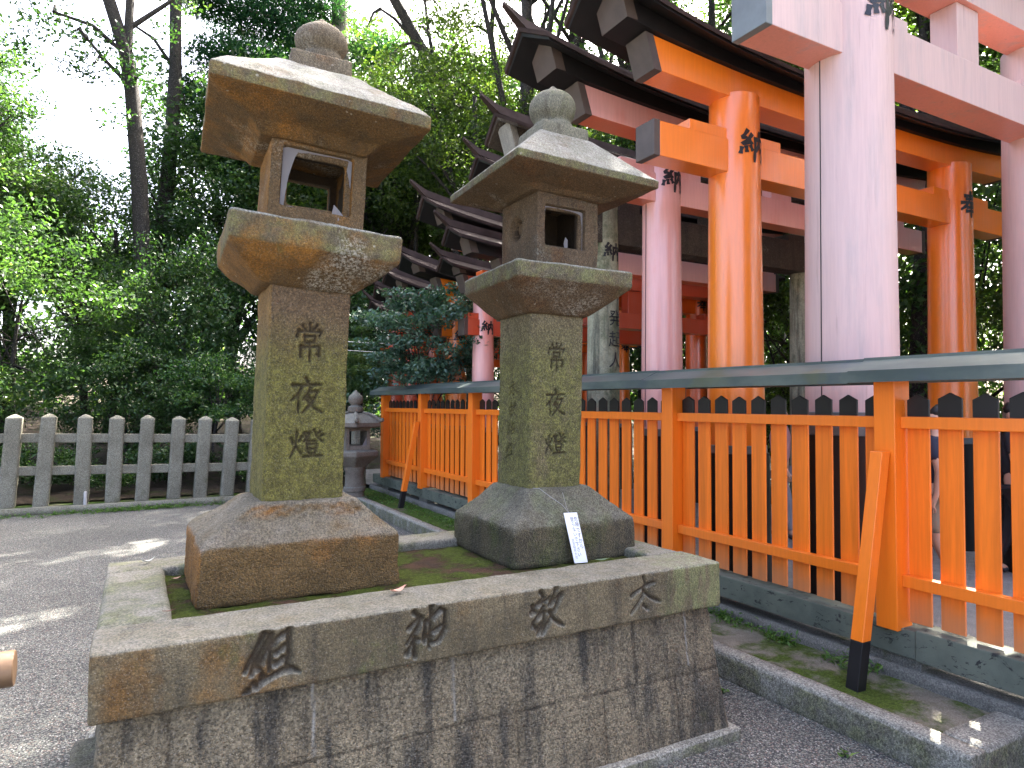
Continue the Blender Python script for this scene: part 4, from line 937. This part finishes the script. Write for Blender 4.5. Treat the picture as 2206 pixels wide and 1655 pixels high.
# ------------------------------------------------------------------ vegetation
def leaf_mesh(name, C, tint, L, W, rng, upb=.7, droop=0.0):
    n = len(C); N = rng.normal(size=(n, 3)) * .6; N[:, 2] += upb; N /= np.linalg.norm(N, axis=1)[:, None]
    D = rng.normal(size=(n, 3)); D[:, 2] -= droop; D -= N * (D * N).sum(1)[:, None]; D /= np.maximum(np.linalg.norm(D, axis=1)[:, None], 1e-6); S = np.cross(N, D)
    s = rng.uniform(.7, 1.25, size=(n, 1)); l = L * s / 2; w = W * s / 2
    V = np.stack([C - D * l, C - D * l * .1 + S * w + N * w * .3, C + D * l - N * l * .15, C - D * l * .1 - S * w + N * w * .3], 1).reshape(-1, 3)
    me = mesh_np(name, V, np.arange(4 * n).reshape(n, 4))
    at = me.attributes.new('tint', 'FLOAT', 'FACE'); at.data.foreach_set('value', np.clip(tint, 0, 1).astype(np.float32))
    return me
def cloud(clumps, per, rng, flat=.6, hollow=.0):
    C = []; T = []
    for c in clumps:
        r = c[3]; n = max(8, int(per * (r ** 2)))
        p = rng.normal(size=(n, 3)); p /= np.linalg.norm(p, axis=1)[:, None]; p *= (rng.uniform(size=(n, 1)) ** .45) * r; p[:, 2] *= flat
        C.append(p + np.array(c[:3])); T.append(np.clip(rng.normal(.4 + rng.normal() * .16, .2, size=n), 0, 1))
    return np.concatenate(C), np.concatenate(T)
def ellip(rng, n, R, cz, rz, rc, inner=.35, low=-1.0):
    out = []
    while len(out) < n:
        p = rng.normal(size=3); p /= np.linalg.norm(p); p *= rng.uniform(inner, 1.0) ** .6
        if p[2] < low: continue
        out.append((p[0] * R, p[1] * R, cz + p[2] * rz, rc * rng.uniform(.7, 1.3)))
    return out
def limbs(mb, rng, base, top, r, clumps, n, frac=.4):
    base = Vector(base); top = Vector(top); mid = base.lerp(top, .5) + Vector(rng.normal(size=3) * .12 * (top - base).length * .4); pts = []
    for i in range(9):
        t = i / 8; pts.append(base * (1 - t) ** 2 + mid * 2 * t * (1 - t) + top * t * t)
    mb.tube(pts, [r * (1.25 if i == 0 else 1 - .7 * i / 8) for i in range(9)], 9)
    for j in rng.choice(len(clumps), min(n, len(clumps)), replace=False):
        c = Vector(clumps[j][:3]); i = int(8 * min(.95, max(frac, rng.uniform(frac, 1)))); a = pts[i]; m = a.lerp(c, .5) + Vector((0, 0, .12 * (c - a).length)) + Vector(rng.normal(size=3) * .08 * (c - a).length)
        q = [a * (1 - t) ** 2 + m * 2 * t * (1 - t) + c * t * t for t in (0, .25, .5, .75, 1)]
        r0 = r * (1 - .7 * i / 8) * .5; mb.tube(q, [r0, r0 * .8, r0 * .6, r0 * .4, r0 * .2], 6)
PROTO = {}
def proto(key, seed, R, cz, rz, ncl, rc, per, L, W, tr, top, nl, flat=.6, inner=.35, low=-1.0, upb=.7):
    rng = np.random.default_rng(seed); cl = ellip(rng, ncl, R, cz, rz, rc, inner, low); C, T = cloud(cl, per, rng, flat)
    lm = leaf_mesh(key + '_crown', C, T, L, W, rng, upb); mb = MB(); limbs(mb, rng, (0, 0, -.2), (rng.normal() * .2, rng.normal() * .2, top), tr, cl, nl); tm = mb.mesh(key + '_trunk')
    tm.polygons.foreach_set('use_smooth', np.ones(len(tm.polygons), dtype=bool)); PROTO[key] = (lm, tm)
proto('broad', 1, 2.7, 6.2, 2.3, 85, .62, 560, .115, .055, .17, 6.6, 16)
proto('tall', 2, 3.0, 9.0, 3.2, 110, .62, 520, .12, .058, .20, 10.0, 18)
proto('bush', 3, 2.2, 2.5, 2.2, 90, .52, 700, .095, .048, .07, 2.8, 16, low=-.85)
proto('shrub', 4, 1.0, 1.25, .8, 40, .30, 1500, .075, .034, .03, 1.3, 12, flat=.55, low=-.7)
proto('camellia', 6, 1.05, 2.35, .80, 185, .21, 2100, .072, .034, .03, 2.9, 30, flat=.42, low=-.8)
proto('shade_canopy', 7, 3.8, 13.6, 2.4, 50, .66, 440, .15, .075, .24, 14.2, 20)
proto('low', 5, .9, .55, .5, 34, .28, 1400, .085, .042, .025, .6, 8, flat=.7)
def plant(name, key, x, y, z, s, rz, mat, label, cat, group=None, sz=1.0):
    lm, tm = PROTO[key]; r = empty(name, (x, y, z), R_(rz), label=label, cat=cat, group=group); r.scale = (s, s, s * sz)
    for nm, me, mt in (('crown', lm, mat), ('trunk', tm, M['bark'])):
        if not me.materials: me.materials.append(mt)
        o = bpy.data.objects.new(nm, me); o.parent = r; COL.objects.link(o); o.material_slots[0].link = 'OBJECT'; o.material_slots[0].material = mt
    return r
def special(name, trunks, clumps, per, L, W, mat, bark, label, seed, flat=.6, upb=.7, droop=0., extra=0):
    rng = np.random.default_rng(seed); t0 = trunks[0][0][0]; r = empty(name, t0, label=label, cat='tree')
    mb = MB()
    for pts, rad in trunks:
        n = len(pts); mb.tube(pts, [rad * (1 - .45 * i / max(1, n - 1)) for i in range(n)], 10)
    for c in clumps[:extra]:
        pts = [p for tr, _ in trunks for p in tr]; a = min((Vector(p) for p in pts), key=lambda p: (p - Vector(c[:3])).length); m = a.lerp(Vector(c[:3]), .5) + Vector((0, 0, .15))
        mb.tube([a, m, Vector(c[:3])], [.05, .035, .012], 6)
    mb.build('trunk', bark, r, smooth=True)
    C, T = cloud(clumps, per, rng, flat); link('crown', leaf_mesh(name, C, T, L, W, rng, upb, droop), mat, r); return r
fork = [((.23, 17, .6), (.23, 17, 2.3), (.12, 17, 4.3), (-.01, 17, 6.4), (-.18, 17, 8.4), (-.33, 17, 9.3), (-.66, 17, 10.35), (-.98, 17, 11.5), (-1.3, 17, 13)), ((-.29, 17, 9.2), (-.26, 17, 10.5), (-.25, 17, 12.0), (-.2, 17, 14)), ((-.29, 17, 9.2), (-.95, 16.9, 9.66), (-1.62, 16.8, 9.7)), ((-.18, 17, 8.5), (-.68, 16.8, 8.9), (-1.02, 16.6, 9.2)), ((-.25, 17, 9.85), (.37, 17, 10.5), (.84, 17, 11.0))]
special('broadleaf_tree', list(zip(fork, (.20, .10, .05, .05, .06))), [(-.68, 17, 9.42, .75), (-1.33, 16.6, 9.25, .6), (-.24, 16.7, 8.92, .55), (-.91, 16.6, 8.67, .6), (.18, 17, 11.4, .8), (-1.62, 17, 9.77, .6), (-.05, 16.5, 8.54, .4), (.9, 17, 11.7, .9), (-1.1, 17, 12.6, 1.2), (.3, 17, 13.6, 1.3), (-2.0, 16.6, 9.3, .6), (-1.2, 16.5, 8.5, .5), (-1.9, 16.6, 10.4, .7), (-2.2, 16.5, 8.6, .7), (.5, 16.8, 9.9, .5), (.75, 16.8, 10.7, .6), (-.5, 16.6, 7.6, .5), (-.9, 17, 11.2, .8)], 420, .11, .055, M['leaf_a'], M['bark'], 'dark trunked tree forking in two against the white sky gap', 21, extra=8)
st_ = [((.5, 19, .8), (.53, 19, 2.4), (.52, 19, 5.9), (.68, 19, 8.2), (.74, 19, 10), (.71, 19, 11.8), (.67, 19, 15)), ((.67, 19, 10.1), (.23, 19, 10.7), (-.18, 19, 10.9))]
special('broadleaf_tree', list(zip(st_, (.22, .05))), [(.99, 19, 9.13, .5), (.67, 18.6, 8.21, .6), (1.19, 18.5, 7.81, .8), (.48, 18.8, 7.77, .6), (.9, 19, 7.0, .9), (.2, 18.7, 6.8, .8), (.7, 19, 14.2, 1.4), (1.5, 19, 13.2, 1.0)], 420, .11, .055, M['leaf_b'], M['bark'], 'straight slender dark trunk just left of the drooping cedar', 22, extra=6)
ced = [((5.3, 20, .9), (5.3, 20, 3.9), (5.23, 20, 9.5), (5.17, 20, 12.3), (5.1, 20, 15), (5.0, 20, 19))]
cc = [(2.4, 20, 12.33, 1.2), (3.39, 20, 13.0, 1.2), (1.89, 19.5, 10.8, 1.0), (2.84, 19.5, 10.8, 1.1), (1.45, 19.5, 9.4, .8), (3.92, 20, 12.1, 1.1), (1.77, 19, 8.1, 1.0), (2.58, 19, 7.35, 1.1), (1.2, 20, 10.16, .5), (4.57, 20, 13.2, 1.0), (3.3, 19.4, 9.2, 1.0), (4.2, 19.6, 10.4, .9), (2.6, 19.4, 9.2, .9), (4.4, 20, 8.3, 1.0), (6.3, 20.3, 12.5, 1.0), (3.6, 19.3, 7.6, 1.0), (1.3, 19.6, 12.4, .9), (2.0, 20, 14, 1.2), (3.2, 20, 14.6, 1.3)]
special('cedar_tree', [(ced[0], .34)], cc, 2600, .17, .036, M['needle'], M['cedar_bark'], 'tall cedar with pale straight trunk and drooping feathery boughs', 23, flat=.55, upb=.3, droop=.9, extra=19)
ln_ = [((9.4, 16, .7), (9.0, 16, 3.5), (8.67, 16, 6.48), (8.38, 16, 7.94), (7.55, 16, 8.91), (6.62, 16, 10.05), (6.1, 16, 10.76), (5.48, 16, 11.66), (4.88, 16, 12.64)), ((8.27, 16, 8.18), (7.42, 16, 8.27), (6.5, 16, 8.46), (5.75, 16, 8.66)), ((8.27, 16, 8.11), (7.15, 16, 7.91), (6.13, 16, 7.91)), ((6.62, 16, 9.99), (6.42, 16, 10.97), (6.28, 16, 11.89)), ((7.55, 16, 8.91), (6.75, 16, 9.17), (5.87, 16, 9.1)), ((6.17, 16, 10.66), (5.48, 16, 11.18), (5.12, 16, 11.32)), ((8.4, 16, 7.6), (7.5, 16, 7.5), (6.7, 16, 7.1)), ((8.4, 16, 7.9), (8.5, 16, 9.5), (8.2, 16, 11.5), (8.3, 16, 13))]
special('broadleaf_tree', list(zip(ln_, (.21, .06, .06, .06, .05, .05, .05, .10))), [(6.87, 16, 10.36, .8), (7.94, 16, 11.63, .9), (7.54, 16, 9.9, .75), (5.8, 16.5, 9.7, .65), (6.29, 16.5, 11.42, .5), (5.42, 16.5, 10.33, .6), (7.15, 17, 12.42, .9), (8.22, 16, 10.69, .8), (7.4, 16, 11.48, .7), (5.08, 17, 11.33, .6), (5.95, 17, 12.7, .9), (5.6, 16, 8.9, .45), (6.2, 16, 8.1, .5), (7.0, 16, 7.3, .6), (8.9, 16, 9.5, .8), (9.2, 16, 11.2, 1.0), (4.9, 16.5, 12.9, .8), (8.4, 16, 13.2, 1.2)], 420, .11, .055, M['leaf_c'], M['bark'], 'leaning tree with bare crossing limbs between the two tall lantern tops', 24, extra=12)

W_A = 'dark evergreens in the wood behind the stone fence'
plant('large_bush', 'bush', -1.85, 15.2, .5, 1.0, 20, M['leaf_b'], 'big pale green bush, lightest mass above the stone fence', 'bush', None, 1.05)
k_ = 0
for x, y, s, rz, mt, sz in ((-4.4, 15.5, 1.05, 80, 'leaf_a', 1.2), (.75, 16.2, .85, 140, 'leaf_a', 1.25), (2.6, 16.2, 1.0, 200, 'leaf_a', 1.25), (-.1, 14.6, .62, 260, 'leaf_a', 1.0), (4.5, 17.2, 1.0, 320, 'leaf_a', 1.3), (-3.1, 13.9, .62, 33, 'leaf_a', .9), (6.6, 17.6, 1.0, 70, 'leaf_b', 1.2), (-6.6, 16.5, 1.2, 111, 'leaf_b', 1.3), (3.0, 14.6, .6, 155, 'leaf_a', 1.1)):
    plant('large_bush', 'bush', x, y, .3, s, rz, M[mt], 'dark evergreen bush in the thicket behind the stone fence', 'bush', 'dark evergreen bushes in the thicket', sz)
plant('shrub', 'shrub', 1.25, 13.5, .62, .95, 10, M['leaf_shiny'], 'glossy sunlit shrub above the stone fence, beside the orange-stained lantern pillar', 'shrub')
for x, y, s, rz, mt in ((-2.6, 13.1, .9, 0, 'leaf_a'), (-1.3, 13.3, .8, 70, 'leaf_a'), (-.35, 12.6, .45, 130, 'leaf_shiny'), (.5, 13.4, .8, 190, 'leaf_a'), (2.2, 13.2, .9, 250, 'leaf_a'), (3.0, 12.7, .7, 310, 'leaf_blue'), (1.9, 12.4, .4, 20, 'leaf_shiny'), (-3.6, 12.9, .8, 90, 'leaf_a')):
    plant('low_shrub', 'low', x, y, .16, s, rz, M[mt], 'low dark shrub on the ground behind the stone fence', 'shrub', 'low shrubs behind the stone fence')
plant('shrub', 'camellia', 3.92, 9.5, .1, 1.05, 200, M['leaf_blue'], 'blue green camellia bush growing between the fence roof and the far torii', 'shrub', None, 1.0)
plant('shrub', 'shrub', 3.45, 12.1, .3, .8, 100, M['leaf_blue'], 'dark blue green shrub beyond the end of the vermilion fence', 'shrub', None, 1.3)
rng = np.random.default_rng(5); cs = [(3.55 + .16 * math.cos(a) * r_, 12.0 + .16 * math.sin(a) * r_, z, .22 * r_) for z, r_ in ((1.9, 1.2), (2.15, 1.25), (2.4, 1.0), (2.65, .8), (2.9, .5)) for a in (0, 1.6, 3.1, 4.7)]
sd = empty('young_cedar', (3.55, 12.0, .2), label='young light green cedar beside the end of the fence roof', cat='tree'); MB().tube([(3.55, 12, .2), (3.56, 12, 1.6), (3.55, 12, 3.0)], [.03, .025, .008], 7).build('trunk', M['bark'], sd)
C_, T_ = cloud(cs, 9000, rng, .5); link('crown', leaf_mesh('young_cedar', C_, T_ + .35, .11, .016, rng, .2, .8), M['leaf_b'], sd)
TG = 'evergreen trees of the surrounding wood'
for i, (key, x, y, s, rz, mt) in enumerate((('broad', 1.9, 19.5, .95, 0, 'leaf_a'), ('broad', -.9, 20.5, .8, 40, 'leaf_a'), ('broad', -4.2, 18.5, 1.0, 95, 'leaf_a'), ('tall', -5.6, 20.5, 1.0, 10, 'leaf_b'), ('broad', 3.6, 21.5, 1.0, 140, 'leaf_a'), ('broad', 6.0, 21.5, 1.1, 220, 'leaf_b'),
        ('tall', 10.8, 20, 1.0, 310, 'leaf_c'), ('broad', 10.6, 16, 1.05, 20, 'leaf_b'), ('tall', 8.6, 23, 1.1, 70, 'leaf_b'), ('broad', 9.9, 12.6, 1.0, 120, 'leaf_c'), ('tall', 12.8, 14.5, 1.0, 170, 'leaf_c'),
        ('broad', 11.4, 9.3, 1.0, 200, 'leaf_c'), ('tall', 9.3, 5.45, .95, 250, 'leaf_c'), ('broad', 12.2, 4.2, 1.1, 290, 'leaf_b'), ('broad', 10.6, 1.2, 1.0, 330, 'leaf_c'), ('tall', 14.2, 7.5, 1.1, 15, 'leaf_c'), ('tall', 13.5, -.5, 1.0, 60, 'leaf_b'), ('broad', 9.6, -3.0, 1.1, 130, 'leaf_a'), ('tall', 16, 3.6, 1.1, 160, 'leaf_b'), ('tall', 16, 11.5, 1.1, 190, 'leaf_c'),
        ('tall', 9.6, 9.2, .95, 45, 'leaf_b'), ('broad', 7.0, 17.8, 1.25, 12, 'leaf_c'), ('broad', 8.8, 18.8, 1.35, 77, 'leaf_a'), ('broad', 5.2, 18.6, 1.15, 133, 'leaf_c'), ('broad', -2.7, 18.3, .85, 201, 'leaf_b'), ('broad', -.7, 19.0, .82, 255, 'leaf_a'), ('tall', -5.2, 16.8, .95, 300, 'leaf_a'), ('broad', 2.6, 20.6, 1.3, 350, 'leaf_a'), ('broad', 6.4, 22.5, 1.55, 31, 'leaf_b'), ('broad', 9.8, 22.0, 1.6, 99, 'leaf_c'), ('tall', 7.6, 20.6, 1.1, 166, 'leaf_b'), ('tall', 6.9, 14.4, .85, 222, 'leaf_c'), ('tall', -3.9, 15.6, .72, 48, 'leaf_b'))):
    plant('evergreen_tree', key, x, y, .3, s, rz, M[mt], 'high-crowned evergreen tree added above the view to shade and dapple the ground', 'tree', TG)
for x, y, s, rz, mt in ((9.4, 7.4, .9, 0, 'leaf_c'), (10.2, 3.0, .9, 60, 'leaf_c'), (10.6, 5.6, 1.0, 120, 'leaf_b'), (9.6, 10.6, .9, 180, 'leaf_b'), (11.6, 7.6, 1.1, 240, 'leaf_c'), (9.2, .2, .8, 300, 'leaf_b'), (11.5, 12, 1.1, 20, 'leaf_b'), (12.6, 1.6, 1.2, 80, 'leaf_c'), (9.2, 14.2, 1.0, 80, 'leaf_b')):
    plant('large_bush', 'bush', x, y, .1, s, rz, M[mt], 'yellow green bush in the light beyond the torii pillars', 'bush', 'bushes in the light beyond the torii', 1.3)
for x, y, rz in ((8.9, 10.4, 0), (9.8, 13.8, 70), (7.9, 13.4, 150), (8.9, 6.6, 300), (13.2, 11.2, 220)):  # crowns added out of view along the sun direction to shade the scene
    plant('evergreen_tree', 'shade_canopy', x, y, .2, 1.0, rz, M['leaf_b'], 'high-crowned evergreen tree added above the view to shade and dapple the ground', 'tree', TG)
# far wood: one mass
rng = np.random.default_rng(77); cs = []
for i in range(330):
    a = rng.uniform(-62, 75); d = rng.uniform(25, 34); x = d * math.sin(R_(a)) + 2; y = d * math.cos(R_(a)); zmax = 9.0 if -16 < a < 2 else 15
    cs.append((x, y, rng.uniform(.5, zmax), rng.uniform(1.1, 2.0)))
C_, T_ = cloud(cs, 150, rng, .7); tag(link('distant_wood', leaf_mesh('distant_wood', C_, T_, .26, .15, rng, .5), M['leaf_b']), kind='stuff')
# weeds
rng = np.random.default_rng(9); C_ = []
for i in range(420):
    u = rng.uniform()
    if u < .45: c = (rng.normal(.25, .45), 11.36 + rng.normal() * .06, 0)
    elif u < .62: c = (rng.uniform(-2.2, -.2), 11.3 + rng.normal() * .08, 0)
    elif u < .8: c = (3.44 + rng.normal() * .03, rng.choice([2.35, 2.9, 3.25, 3.6]) + rng.normal() * .10, .13)
    else: c = (3.3 + rng.normal() * .1, rng.uniform(6.5, 10.5), .13)
    for q in range(9): C_.append((c[0] + rng.normal() * .022, c[1] + rng.normal() * .022, c[2] + abs(rng.normal()) * .025 + .008))
for c in ((2.78, 1.95, 0), (2.72, 1.62, 0), (2.6, 1.5, 0), (2.8, 2.7, 0)):
    for q in range(16): C_.append((c[0] + rng.normal() * .015, c[1] + rng.normal() * .015, c[2] + abs(rng.normal()) * .012 + .005))
C_ = np.array(C_); tag(link('weeds', leaf_mesh('weeds', C_, rng.uniform(size=len(C_)), .035, .013, rng, .8), M['grass']), kind='stuff')
